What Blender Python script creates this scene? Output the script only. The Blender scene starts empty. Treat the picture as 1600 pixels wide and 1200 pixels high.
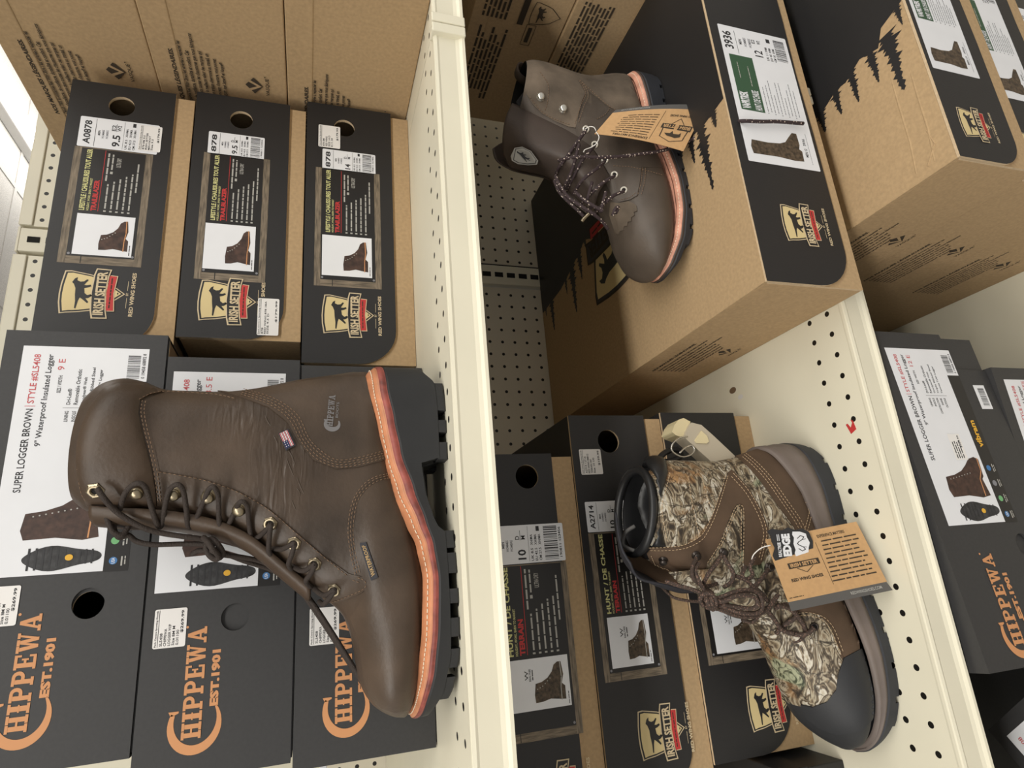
import bpy, bmesh, math, random
from mathutils import Vector, Matrix
from mathutils.bvhtree import BVHTree
from mathutils.geometry import tessellate_polygon, delaunay_2d_cdt
random.seed(7)
PI = math.pi
SC = bpy.context.scene
COL = SC.collection
H = 1.50            # eye height of the photographer; shelf heights below are measured from the eye

# ---------------------------------------------------------------- camera, world, light, exposure
cam = bpy.data.cameras.new('camera'); camo = bpy.data.objects.new('camera', cam); COL.objects.link(camo)
cam.sensor_width = 36.0; cam.lens = 36.0 * 959.44 / 1600.0; cam.clip_start = 0.01; cam.clip_end = 60
right = Vector((-0.08008981, -0.2995403, -0.95071617)); down = Vector((-0.95147907, 0.30726243, -0.0166545)); fwd = Vector((0.29710806, 0.90325268, -0.30961492))
mw = Matrix((right, -down, -fwd)).transposed().to_4x4(); mw.translation = (0, 0, H)
camo.matrix_world = mw
SC.camera = camo
SC.view_settings.view_transform = 'Standard'; SC.view_settings.look = 'None'
SC.view_settings.gamma = 1; SC.view_settings.use_curve_mapping = False
SC.view_settings.exposure = 0.34

world = bpy.data.worlds.new('world'); SC.world = world; world.use_nodes = True
bg = world.node_tree.nodes['Background']; bg.inputs[0].default_value = (1, 0.97, 0.92, 1); bg.inputs[1].default_value = 0.42

def area(name, loc, size, sizey, power, rot=(0, 0, 0), col=(1, 0.97, 0.91)):
    l = bpy.data.lights.new(name, 'AREA'); l.shape = 'RECTANGLE'; l.size = size; l.size_y = sizey; l.energy = power; l.color = col
    o = bpy.data.objects.new(name, l); COL.objects.link(o); o.location = loc; o.rotation_euler = rot
    return o
# rows of fluorescent strips over the aisle in front of the shelving
CEIL = 1.42
area('aisle_light', (0.2, -0.75, H + CEIL - 0.12), 3.4, 0.18, 42)
area('aisle_light', (-2.3, -0.55, H + CEIL - 0.12), 2.2, 0.18, 34)
area('aisle_light', (3.0, -0.75, H + CEIL - 0.12), 2.4, 0.18, 22)
area('aisle_light', (2.2, 2.6, H + CEIL - 0.12), 0.18, 2.4, 20)
area('ceiling_fill', (2.3, 2.75, H + CEIL - 0.30), 0.3, 2.4, 8, rot=(PI, 0, 0))   # added fill that brightens the ceiling around the strip lamp

# ---------------------------------------------------------------- materials
def srgb(r, g, b):
    f = lambda c: (c / 255 / 12.92) if c / 255 <= 0.04045 else ((c / 255 + 0.055) / 1.055) ** 2.4
    return (f(r), f(g), f(b), 1)
MATS = {}
def nodes_of(m): return m.node_tree.nodes, m.node_tree.links
def mat(name, col, rough=0.6, metal=0.0, spec=0.5, noise=0.0, nscale=40.0, bump=0.0, bscale=200.0, bdist=0.001, coat=0.0, stretch=None, sheen=0.0):
    if name in MATS: return MATS[name]
    m = bpy.data.materials.new(name); m.use_nodes = True
    N, L = nodes_of(m); b = N['Principled BSDF']
    b.inputs['Base Color'].default_value = col; b.inputs['Roughness'].default_value = rough; b.inputs['Metallic'].default_value = metal
    b.inputs['Specular IOR Level'].default_value = spec
    if coat: b.inputs['Coat Weight'].default_value = coat
    if sheen: b.inputs['Sheen Weight'].default_value = sheen
    tc = N.new('ShaderNodeTexCoord'); src = tc.outputs['Object']
    if stretch:
        mp = N.new('ShaderNodeMapping'); mp.inputs['Scale'].default_value = stretch; L.new(src, mp.inputs[0]); src = mp.outputs[0]
    if noise:
        n = N.new('ShaderNodeTexNoise'); n.inputs['Scale'].default_value = nscale; n.inputs['Detail'].default_value = 6
        L.new(src, n.inputs['Vector'])
        mx = N.new('ShaderNodeMix'); mx.data_type = 'RGBA'
        mx.inputs['A'].default_value = tuple(c * (1 - noise) for c in col[:3]) + (1,)
        mx.inputs['B'].default_value = tuple(min(1, c * (1 + noise)) for c in col[:3]) + (1,)
        rp = N.new('ShaderNodeMapRange'); rp.inputs[1].default_value = 0.3; rp.inputs[2].default_value = 0.7
        L.new(n.outputs['Fac'], rp.inputs[0]); L.new(rp.outputs[0], mx.inputs['Factor']); L.new(mx.outputs['Result'], b.inputs['Base Color'])
    if bump:
        n2 = N.new('ShaderNodeTexNoise'); n2.inputs['Scale'].default_value = bscale; n2.inputs['Detail'].default_value = 4
        L.new(src, n2.inputs['Vector'])
        bp = N.new('ShaderNodeBump'); bp.inputs['Strength'].default_value = bump; bp.inputs['Distance'].default_value = bdist
        L.new(n2.outputs['Fac'], bp.inputs['Height']); L.new(bp.outputs[0], b.inputs['Normal'])
    MATS[name] = m; return m

def hole_mat(name, base, sx, sz, rows=None, r=0.0028, axes='XZ'):
    """enamelled sheet punched with a square grid of round holes (dark inside)"""
    if name in MATS: return MATS[name]
    m = mat(name, base, rough=0.42, noise=0.05, nscale=6, bump=0.15, bscale=900, bdist=0.0003)
    N, L = nodes_of(m); b = N['Principled BSDF']
    g = N.new('ShaderNodeNewGeometry'); sp = N.new('ShaderNodeSeparateXYZ'); L.new(g.outputs['Position'], sp.inputs[0])
    def mth(op, a, bb=None, c=None):
        n = N.new('ShaderNodeMath'); n.operation = op
        for i, v in enumerate((a, bb, c)):
            if v is None: continue
            if isinstance(v, (int, float)): n.inputs[i].default_value = v
            else: L.new(v, n.inputs[i])
        return n.outputs[0]
    P = 0.0254
    def cell(out, ph):
        t = mth('DIVIDE', mth('SUBTRACT', out, ph), P)
        f = mth('FRACT', mth('ADD', t, 1000.5))
        return mth('MULTIPLY', mth('SUBTRACT', f, 0.5), P)
    dx = cell(sp.outputs['X'], sx)
    if rows is None:
        dz = cell(sp.outputs[axes[1]], sz)
    else:
        a0 = mth('ABSOLUTE', mth('SUBTRACT', sp.outputs[axes[1]], rows[0])); a1 = mth('ABSOLUTE', mth('SUBTRACT', sp.outputs[axes[1]], rows[1]))
        dz = mth('MINIMUM', a0, a1)
    d = mth('SQRT', mth('ADD', mth('MULTIPLY', dx, dx), mth('MULTIPLY', dz, dz)))
    k = mth('LESS_THAN', d, r)
    src = b.inputs['Base Color'].links[0].from_socket
    mx = N.new('ShaderNodeMix'); mx.data_type = 'RGBA'; L.new(k, mx.inputs['Factor']); L.new(src, mx.inputs['A']); mx.inputs['B'].default_value = (0.006, 0.005, 0.004, 1)
    L.new(mx.outputs['Result'], b.inputs['Base Color'])
    return m

M = {}
CREAM = (0.74, 0.70, 0.56, 1)
M['cream'] = mat('cream_enamel', CREAM, rough=0.38, noise=0.04, nscale=9, bump=0.1, bscale=700, bdist=0.0003)
M['peg'] = hole_mat('pegboard_enamel', (0.66, 0.61, 0.49, 1), 0.334, H - 0.3776, r=0.0030)
M['deck'] = hole_mat('punched_shelf_enamel', CREAM, 0.1609, 0, rows=(0.5150, 0.5425), r=0.0032, axes='XY')
M['toprow'] = hole_mat('punched_top_enamel', CREAM, 0.5180 + 0.0, 0, rows=(H + 0.4275, H + 9), r=0.0034, axes='XZ')
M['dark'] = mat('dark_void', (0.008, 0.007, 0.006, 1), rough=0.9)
M['kraft'] = mat('kraft_cardboard', (0.43, 0.30, 0.168, 1), rough=0.82, noise=0.09, nscale=260, bump=0.25, bscale=500, bdist=0.0003, spec=0.2)
M['kraft_edge'] = mat('kraft_cut_edge', (0.55, 0.42, 0.27, 1), rough=0.9, noise=0.1, nscale=300)
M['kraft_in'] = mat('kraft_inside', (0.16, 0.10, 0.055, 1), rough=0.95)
M['black'] = mat('black_printed_card', (0.0155, 0.0148, 0.0155, 1), rough=0.5, noise=0.12, nscale=90, bump=0.2, bscale=30, bdist=0.0006, spec=0.5, stretch=(60, 4, 4))
M['charcoal'] = mat('charcoal_card', (0.034, 0.0335, 0.0345, 1), rough=0.55, noise=0.08, nscale=300, bump=0.12, bscale=400, bdist=0.0003)
M['white'] = mat('white_paper', (0.76, 0.77, 0.80, 1), rough=0.55, noise=0.02, nscale=30)
M['sticker'] = mat('price_sticker_paper', (0.80, 0.78, 0.76, 1), rough=0.6)
M['ink'] = mat('black_ink', (0.025, 0.025, 0.028, 1), rough=0.6)
M['greyink'] = mat('grey_ink', (0.22, 0.22, 0.24, 1), rough=0.6)
M['kraftink'] = mat('brown_black_ink', (0.045, 0.032, 0.02, 1), rough=0.8)
M['panelblack'] = mat('label_black', (0.012, 0.011, 0.011, 1), rough=0.4)
M['paletext'] = mat('pale_print', (0.42, 0.41, 0.38, 1), rough=0.6)
M['yellow'] = mat('yellow_print', (0.62, 0.60, 0.27, 1), rough=0.6)
M['red'] = mat('red_print', (0.50, 0.035, 0.035, 1), rough=0.6)
M['redink'] = mat('red_label_ink', (0.55, 0.10, 0.11, 1), rough=0.6)
M['shield'] = mat('shield_cream', (0.66, 0.53, 0.27, 1), rough=0.6)
M['line'] = mat('cream_print', (0.62, 0.50, 0.32, 1), rough=0.6)
M['copper'] = mat('orange_print', (0.60, 0.28, 0.12, 1), rough=0.6)
M['green'] = mat('green_print', (0.035, 0.09, 0.045, 1), rough=0.6)
M['vibram'] = mat('vibram_yellow', (0.75, 0.42, 0.04, 1), rough=0.6)
M['blue'] = mat('blue_print', (0.05, 0.18, 0.42, 1), rough=0.6)
M['greenlogo'] = mat('green_badge', (0.16, 0.42, 0.18, 1), rough=0.6)
M['bootprint'] = mat('printed_boot_brown', (0.055, 0.028, 0.02, 1), rough=0.6, noise=0.5, nscale=160)
M['soleprint'] = mat('printed_sole_grey', (0.03, 0.03, 0.032, 1), rough=0.6, noise=0.7, nscale=140)
M['bootcamo'] = mat('printed_boot_camo', (0.075, 0.052, 0.032, 1), rough=0.6, noise=0.7, nscale=260)
M['wood'] = mat('printed_weathered_wood', (0.17, 0.135, 0.095, 1), rough=0.6, noise=0.55, nscale=60, stretch=(1.0, 1, 9))
M['woodv'] = mat('printed_weathered_wood_v', (0.17, 0.135, 0.095, 1), rough=0.6, noise=0.55, nscale=60, stretch=(9, 1, 1.0))

# ---------------------------------------------------------------- mesh building
def V(*a): return Vector(a)
class MB:
    def __init__(s): s.v = []; s.f = []; s.m = []; s.ml = []
    def mi(s, m):
        m = M[m] if isinstance(m, str) else m
        if m not in s.ml: s.ml.append(m)
        return s.ml.index(m)
    def add(s, vs, fs, m):
        o = len(s.v); s.v += [tuple(v) for v in vs]; k = s.mi(m)
        for f in fs: s.f.append(tuple(i + o for i in f)); s.m.append(k)
    def box(s, x0, x1, y0, y1, z0, z1, m):
        vs = [(x, y, z) for x in (x0, x1) for y in (y0, y1) for z in (z0, z1)]
        s.add(vs, [(0, 1, 3, 2), (4, 6, 7, 5), (0, 4, 5, 1), (2, 3, 7, 6), (0, 2, 6, 4), (1, 5, 7, 3)], m)
    def obox(s, c, ax, ay, az, hx, hy, hz, m):
        vs = [c + ax * (i * hx) + ay * (j * hy) + az * (k * hz) for i in (-1, 1) for j in (-1, 1) for k in (-1, 1)]
        s.add(vs, [(0, 1, 3, 2), (4, 6, 7, 5), (0, 4, 5, 1), (2, 3, 7, 6), (0, 2, 6, 4), (1, 5, 7, 3)], m)
    def slab(s, loop, holes, org, ux, uy, n, t, m, me=None, mb_=None):
        """plate with holes: 2D loops on plane (org, ux, uy), thickness t along -n, front face material m"""
        loops = [loop] + list(holes)
        fl = [p for lp in loops for p in lp]
        tri = tessellate_polygon([[Vector((p[0], p[1], 0)) for p in lp] for lp in loops])
        P0 = [org + ux * p[0] + uy * p[1] for p in fl]; P1 = [p - n * t for p in P0]
        s.add(P0, tri, m)
        s.add(P1, [tuple(reversed(q)) for q in tri], mb_ or m)
        o = 0
        for lp in loops:
            k = len(lp); vs = P0[o:o + k] + P1[o:o + k]
            s.add(vs, [(i, (i + 1) % k, (i + 1) % k + k, i + k) for i in range(k)], me or m); o += k
    def tube(s, pts, r, m, n=8, closed=False, caps=True):
        pts = [Vector(p) for p in pts]; k = len(pts); rings = []
        up = None
        for i, p in enumerate(pts):
            a = pts[(i - 1) % k] if (closed or i > 0) else p; b = pts[(i + 1) % k] if (closed or i < k - 1) else p
            t = (b - a)
            if t.length < 1e-9: t = Vector((0, 0, 1))
            t.normalize()
            if up is None:
                up = Vector((0, 0, 1)) if abs(t.z) < 0.9 else Vector((1, 0, 0))
            e = up - t * up.dot(t)
            if e.length < 1e-6: e = t.orthogonal()
            e.normalize(); up = e; g = t.cross(e)
            rr = r[i] if isinstance(r, (list, tuple)) else r
            rings.append([p + e * (rr * math.cos(2 * PI * j / n)) + g * (rr * math.sin(2 * PI * j / n)) for j in range(n)])
        vs = [q for R in rings for q in R]; fs = []
        for i in range(k if closed else k - 1):
            for j in range(n):
                a = i * n + j; b = i * n + (j + 1) % n; c = ((i + 1) % k) * n + (j + 1) % n; d = ((i + 1) % k) * n + j
                fs.append((a, b, c, d))
        if not closed and caps:
            fs.append(tuple(reversed(range(n)))); fs.append(tuple((k - 1) * n + j for j in range(n)))
        s.add(vs, fs, m)
    def lathe(s, c, ax, prof, m, n=14):
        """profile of (radius, height along ax) about centre c"""
        ax = ax.normalized(); e = ax.orthogonal().normalized(); g = ax.cross(e)
        vs = [c + ax * h + (e * math.cos(2 * PI * j / n) + g * math.sin(2 * PI * j / n)) * r for r, h in prof for j in range(n)]
        fs = [(i * n + j, i * n + (j + 1) % n, (i + 1) * n + (j + 1) % n, (i + 1) * n + j) for i in range(len(prof) - 1) for j in range(n)]
        s.add(vs, fs, m)
    def build(s, name, parent=None, smooth=False, bevel=0.0, loc=None, auto=False):
        me = bpy.data.meshes.new(name); me.from_pydata(s.v, [], s.f)
        for m in s.ml: me.materials.append(m)
        for p, k in zip(me.polygons, s.m): p.material_index = k; p.use_smooth = smooth
        me.update()
        o = bpy.data.objects.new(name, me); COL.objects.link(o)
        if parent: o.parent = parent
        if loc is not None: o.location = loc
        if bevel:
            b = o.modifiers.new('bevel', 'BEVEL'); b.width = bevel; b.segments = 2; b.limit_method = 'ANGLE'; b.angle_limit = 0.7
        return o

def thing(name, label, cat, loc=(0, 0, 0), rot=(0, 0, 0), group=None):
    o = bpy.data.objects.new(name, None); COL.objects.link(o); o.empty_display_size = 0.02
    o.location = (loc[0], loc[1], loc[2] + H); o.rotation_euler = rot; o['label'] = label; o['category'] = cat
    if group: o['group'] = group
    return o
def tag(o, label, cat, group=None):
    o['label'] = label; o['category'] = cat
    if group: o['group'] = group
    return o

# ---- lettering: glyphs of the built-in face, flattened to polygons once per string
TX = {}
def text_mesh(s, bold):
    k = (s, bold)
    if k in TX: return TX[k]
    c = bpy.data.curves.new('t', 'FONT'); c.body = s; c.resolution_u = 2; c.offset = bold; c.fill_mode = 'BOTH'
    o = bpy.data.objects.new('t', c)
    me = bpy.data.meshes.new_from_object(o)
    vs = [(v.co.x, v.co.y) for v in me.vertices]; fs = [tuple(p.vertices) for p in me.polygons]
    bpy.data.objects.remove(o); bpy.data.curves.remove(c); bpy.data.meshes.remove(me)
    TX[k] = (vs, fs); return TX[k]

class Plane:
    """printing plane: a runs left to right, b runs down, both in millimetres; n is the outward normal"""
    def __init__(s, mb, org, ux, uy, n, eps=0.00015):
        s.mb = mb; s.o = Vector(org); s.ux = Vector(ux); s.uy = Vector(uy); s.n = Vector(n); s.eps = eps
    def P(s, a, b, l=1): return s.o + s.ux * (a / 1000) + s.uy * (b / 1000) + s.n * (l * s.eps)
    def poly(s, pts, m, l=1):
        tri = tessellate_polygon([[Vector((p[0], p[1], 0)) for p in pts]])
        s.mb.add([s.P(p[0], p[1], l) for p in pts], tri, m)
    def rect(s, a0, a1, b0, b1, m, l=1, r=0):
        if r:
            pts = []
            for cx, cy, q in ((a1 - r, b1 - r, 0), (a0 + r, b1 - r, 1), (a0 + r, b0 + r, 2), (a1 - r, b0 + r, 3)):
                for k in range(5):
                    t = PI / 2 * (q + k / 4); pts.append((cx + r * math.cos(t), cy + r * math.sin(t)))
            s.poly(pts, m, l)
        else: s.mb.add([s.P(a0, b0, l), s.P(a0, b1, l), s.P(a1, b1, l), s.P(a1, b0, l)], [(0, 1, 2, 3)], m)
    def disc(s, a, b, r, m, l=1, n=20, ry=None):
        s.poly([(a + r * math.cos(2 * PI * k / n), b + (ry or r) * math.sin(2 * PI * k / n)) for k in range(n)], m, l)
    def stroke(s, pts, w, m, l=1, closed=False):
        k = len(pts)
        for i in range(k if closed else k - 1):
            x0, y0 = pts[i]; x1, y1 = pts[(i + 1) % k]; d = math.hypot(x1 - x0, y1 - y0) or 1; nx, ny = -(y1 - y0) / d * w / 2, (x1 - x0) / d * w / 2
            ex, ey = (x1 - x0) / d * w * 0.35, (y1 - y0) / d * w * 0.35
            s.mb.add([s.P(x0 + nx - ex, y0 + ny - ey, l), s.P(x0 - nx - ex, y0 - ny - ey, l), s.P(x1 - nx + ex, y1 - ny + ey, l), s.P(x1 + nx + ex, y1 + ny + ey, l)], [(0, 1, 2, 3)], m)
    def text(s, t, a0, a1, b0, b1, m, l=2, bold=0.0, rot=0.0, tilt=0.0, italic=0.0):
        """string fitted into the box a0..a1 (left, right) and b0..b1 (top, bottom); rot 180 turns it over; tilt raises the right end (mm)"""
        vs, fs = text_mesh(t, bold + 0.014)
        x0 = min(v[0] for v in vs); x1 = max(v[0] for v in vs); y0 = min(v[1] for v in vs); y1 = max(v[1] for v in vs)
        if a1 is None: a1 = a0 + (b1 - b0) * (x1 - x0) / (y1 - y0) * 0.8
        out = []
        for x, y in vs:
            u = (x - x0) / (x1 - x0); w = (y - y0) / (y1 - y0)
            a = a0 + (a1 - a0) * u + italic * w * (b1 - b0); b = b1 + (b0 - b1) * w - tilt * u
            if rot: a = a0 + a1 - a; b = b0 + b1 - b
            out.append(s.P(a, b, l))
        s.mb.add(out, fs, m)
    def small(s, a0, a1, b, h, m, l=2, rnd=random, full=False):
        """a line of print too small to read: word-length strokes"""
        x = a0
        while x < a1 - h * 0.5:
            w = rnd.uniform(1.6, 5.5) * h
            w = min(w, a1 - x); s.rect(x, x + w, b - h * 0.38, b + h * 0.38, m, l); x += w + h * 0.55
    def bars(s, a0, a1, b0, b1, m='ink', l=2, seed=3):
        rn = random.Random(seed); x = a0
        while x < a1:
            w = rn.choice((0.25, 0.25, 0.5, 0.75)) * (a1 - a0) / 22; s.rect(x, min(x + w, a1), b0, b1, m, l); x += w + rn.choice((0.3, 0.5, 0.8)) * (a1 - a0) / 22

# ---- the shield badge of the boxes, in millimetres from the box's top right corner (left is negative)
def neg(L_, dx=0, dy=0, s=1, c=(262, 43)): return [(-(x - c[0]) * s - c[0] + dx, (y - c[1]) * s + c[1] + dy) for x, y in L_]
SHIELD = [(284.5, 26), (285.5, 21.5), (274, 19.6), (264.5, 19.2), (254, 19.8), (240, 21.8), (239.5, 27), (241, 35), (242.7, 44), (246, 54), (262, 74.6), (277, 58), (281.5, 46), (283.5, 36)]
DOG = [(251.7, 28.2), (247.6, 30.1), (245.8, 32.6), (249.3, 32.4), (250.8, 35.4), (250.2, 38.5), (247.6, 41.0), (248.4, 42.4), (252.4, 40.0), (254.1, 39.0), (254.4, 41.4), (253.4, 44.5), (255.2, 45.4), (256.9, 42.5), (257.8, 39.4), (263.2, 40.2), (265.5, 42.8), (264.2, 45.7), (266.0, 47.1), (268.7, 43.8), (269.0, 41.6), (273.0, 44.6), (274.4, 43.6), (270.6, 39.4), (268.4, 36.6), (272.2, 35.4), (280.8, 34.2), (280.4, 32.9), (272.6, 33.0), (265.4, 32.1), (258.3, 31.7), (253.8, 30.0)]
def shield(pl, dx=0, dy=0, s=1, l=1, ribbon='black', rw=True, line='line'):
    f = lambda L_: neg(L_, dx, dy, s)
    cx = -262
    def off(P, k):
        c = (262, 44); return [((x - c[0]) * k + c[0], (y - c[1]) * k + c[1]) for x, y in P]
    pl.poly(f(off(SHIELD, 1.05)), line, l); pl.poly(f(off(SHIELD, 1.0)), ribbon, l + 1); pl.poly(f(off(SHIELD, 0.93)), 'shield', l + 2)
    pl.poly(f(DOG), ribbon, l + 3)
    rib = [(291, 48.4), (282, 46.6), (262, 45.2), (242, 46.4), (234.5, 48.2), (235, 62.0), (243, 60.2), (262, 59.0), (281, 60.6), (290.5, 62.6)]
    pl.poly(f(off(rib, 1.0)), line, l + 3)
    r2 = [(289.7, 49.8), (282, 48.0), (262, 46.6), (242, 47.8), (235.8, 49.2), (236.1, 60.6), (243, 59.0), (262, 57.8), (281, 59.4), (289.4, 61.2)]
    pl.poly(f(r2), ribbon, l + 4)
    red = [(281.8, 60.9), (262, 59.4), (242.4, 60.9), (242.9, 67.3), (262, 65.6), (281.6, 67.3)]
    pl.poly(f([(x, y) for x, y in off(red, 1.04)]), line, l + 4); pl.poly(f(red), 'red', l + 5)
    pl.small(-279 * 1 + dx if s == 1 else dx - 262 - 17 * s, dx - 262 + 17 * s, (63.2 - 43) * s + 43 + dy, 1.5 * s, 'kraftink', l + 6, random.Random(4))
    q = lambda x, y: (-(x - 262) * s - 262 + dx, (y - 43) * s + 43 + dy)
    (a0, b0), (a1, b1) = q(287, 49.4), q(238.2, 58.8)
    pl.text('IRISH SETTER', a0, a1, b0, b1, line, l + 6, bold=0.022)
    pl.disc(*q(262, 69.5), 1.2 * s, ribbon, l + 3, 8, 0.7 * s)
    if rw:
        (a0, b0), (a1, b1) = q(286.8, 80.8), q(237, 84.6)
        pl.text('RED WING SHOES', a0, a1, b0, b1, line, l, bold=0.015)
        (a0, b0), (a1, b1) = q(263.6, 76.8), q(260.4, 79.0); pl.text('BY', a0, a1, b0, b1, line, l)
        for u, v in ((278, 266), (258, 247)):
            (a0, b0), (a1, b1) = q(u, 77.7), q(v, 78.1); pl.rect(a0, a1, b0, b1, line, l)

def boot_icon(pl, a0, a1, b0, b1, m='bootprint', l=2, sole='kraft', flip=False):
    """printed side view of a lace-up boot, heel left, toe right"""
    P = [(0.02, 0.02), (0.22, 0.0), (0.50, 0.05), (0.53, 0.25), (0.62, 0.45), (0.76, 0.60), (0.93, 0.68), (1.0, 0.80), (1.0, 0.92), (0.66, 0.97), (0.44, 0.90), (0.36, 1.0), (0.02, 1.0), (0.04, 0.8), (0.08, 0.5), (0.03, 0.25)]
    T = lambda p: (a0 + (a1 - a0) * ((1 - p[0]) if flip else p[0]), b0 + (b1 - b0) * p[1])
    pl.poly([T(p) for p in P], m, l)
    pl.stroke([T(p) for p in ((0.02, 0.86), (0.34, 0.86), (0.6, 0.9), (1.0, 0.88))], 0.9, sole, l + 1)
    for k in range(6):
        x, y = T((0.36 + 0.03 * k + (0.03 * (k - 2) if k > 2 else 0), 0.1 + 0.085 * k)); pl.disc(x, y, 0.6, 'paletext', l + 1, 6)

def tall_boot_icon(pl, a0, a1, b0, b1, l=2):
    P = [(0.04, 0.02), (0.28, 0.0), (0.52, 0.04), (0.50, 0.35), (0.54, 0.58), (0.62, 0.70), (0.84, 0.80), (1.0, 0.88), (1.0, 0.97), (0.60, 0.98), (0.44, 0.95), (0.38, 1.0), (0.02, 0.99), (0.0, 0.80), (0.05, 0.5)]
    pl.poly([(a0 + (a1 - a0) * x, b0 + (b1 - b0) * y) for x, y in P], 'bootcamo', l)

def sole_icon(pl, a0, a1, b0, b1, l=2):
    P = []
    for k in range(36):
        t = 2 * PI * k / 36; x = math.cos(t); y = math.sin(t)
        w = 0.82 + 0.18 * math.cos(3.4 * (x + 0.4))
        P.append((a0 + (a1 - a0) * (x + 1) / 2, (b0 + b1) / 2 + (b1 - b0) / 2 * y * w))
    pl.poly(P, 'soleprint', l)
    w = a1 - a0; h = b1 - b0; c = (b0 + b1) / 2
    for k in range(5):
        pl.disc(a0 + w * (0.16 + 0.09 * k), c, h * 0.13, 'ink', l + 1, 6); pl.rect(a0 + w * (0.12 + 0.1 * k), a0 + w * (0.15 + 0.1 * k), b0 + h * 0.1, b1 - h * 0.1, 'ink', l + 1)
    pl.disc(a0 + w * 0.62, c, h * 0.16, 'vibram', l + 2, 14, h * 0.12)

# ================================================================ the place: ceiling, floor, shelving
def struct(name, mb, parent=None, **k):
    o = mb.build(name, parent, **k); o['kind'] = 'structure'
    o.location = (0, 0, H) if parent is None else o.location
    return o
M['tile'] = mat('acoustic_tile', (0.72, 0.70, 0.67, 1), rough=0.9, noise=0.22, nscale=240)
M['grid'] = mat('ceiling_grid', (0.70, 0.68, 0.65, 1), rough=0.6)
M['floor'] = mat('vinyl_floor', (0.34, 0.31, 0.27, 1), rough=0.5, noise=0.1, nscale=8)
M['wallpaint'] = mat('wall_paint', (0.62, 0.58, 0.50, 1), rough=0.8)
mb = MB(); mb.box(-3, 5, -3, 5, CEIL, CEIL + 0.02, 'tile')
struct('ceiling', mb)
mb = MB()
for k in range(13):
    x = -2.86 + 0.61 * k + 0.02
    mb.box(x - 0.012, x + 0.012, -3, 5, CEIL - 0.004, CEIL - 0.0005, 'grid')
for k in range(13):
    y = -2.9 + 0.61 * k
    mb.box(-3, 5, y - 0.012, y + 0.012, CEIL - 0.0042, CEIL - 0.0006, 'grid')
struct('trim_1', mb)
mb = MB(); mb.box(-3, 5, -3, 5, -H - 0.02, -H, 'floor'); struct('floor', mb)

# suspended strip lamp seen over the top of the shelving
M['lamp'] = mat('lamp_diffuser', (0.9, 0.9, 0.9, 1), rough=0.5)
_b = M['lamp'].node_tree.nodes['Principled BSDF']; _b.inputs['Emission Color'].default_value = (1, 0.98, 0.95, 1); _b.inputs['Emission Strength'].default_value = 5.0
M['lamphousing'] = mat('lamp_housing', (0.55, 0.54, 0.52, 1), rough=0.5)
t = thing('strip_lamp', 'white ceiling strip lamp above the far aisle, at the edge of the shoe box stack', 'lamp', (2.30, 2.75, CEIL - 0.001))
mb = MB(); mb.box(-0.06, 0.06, -1.2, 1.2, -0.05, 0.0, 'lamphousing'); mb.build('housing', t, bevel=0.006)
mb = MB(); mb.tube([(0, -1.15, -0.062), (0, 1.15, -0.062)], 0.028, 'lamp', 12); mb.build('tube', t, smooth=True)

# --- back of the shelving
Z1, Z2, Z3 = -0.115, -0.573, -1.03
YB = 1.063
def panel(name, x0, x1, z0, z1, label, m='peg', frame=False):
    t = thing(name, label, 'panel', ((x0 + x1) / 2, YB, z0))
    w = (x1 - x0) / 2 - 0.001; h = z1 - z0
    mb = MB(); mb.box(-w, w, 0, 0.003, 0, h, m)
    mb.box(-w, w, 0.003, 0.02, 0, h, 'dark')
    mb.build('punched_sheet', t)
    return t
UX = 0.580
# panel backing the middle and lower shelves, and the short punched strip above the top shelf
panel('pegboard_panel', -0.66, UX - 0.026, -1.04, -0.03, 'cream punched back panel behind the camouflage and brown work boots')
panel('pegboard_panel', UX + 0.026, 1.80, -1.04, -0.03, 'cream punched back panel behind the stacked kraft boxes of the upper bay')
for x0, x1, lab in ((-0.66, UX - 0.026, 'cream top back panel with one row of holes behind the black box ends'),
                    (UX + 0.026, 1.80, 'cream top back panel with one row of holes beside the kraft box edge')):
    t = thing('back_panel', lab, 'panel', ((x0 + x1) / 2, YB, -0.02)); w = (x1 - x0) / 2 - 0.001
    mb = MB(); mb.box(-w, w, 0, 0.02, 0, 0.476, 'toprow')
    mb.build('punched_sheet', t)
    mb = MB(); mb.box(-w, w, -0.004, 0.0, 0.4585, 0.4770, 'cream'); mb.box(-w, w, -0.004, 0.02, 0.4745, 0.4775, 'cream'); mb.build('top_rail', t, bevel=0.002)
t = thing('shelf_upright', 'cream slotted steel upright between two punched back panels', 'upright', (UX, YB - 0.004, -1.5))
mb = MB()
mb.box(-0.021, 0.021, 0, 0.03, 0, 1.954, 'cream')
mb.build('post', t, bevel=0.0015)
mb = MB()
for k in range(78):
    z = 1.5 - 0.3292 - 0.0254 * 31 + k * 0.0254
    if z < 1.95: mb.box(-0.005, 0.005, -0.0012, 0.001, z - 0.0085, z + 0.0085, 'dark')
mb.build('slots', t)
for z in (0.44 + 1.5,):
    mb = MB(); mb.box(-0.0225, 0.0225, -0.001, 0.031, 1.952, 1.956, 'cream'); mb.build('cap', t, bevel=0.001)

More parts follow.
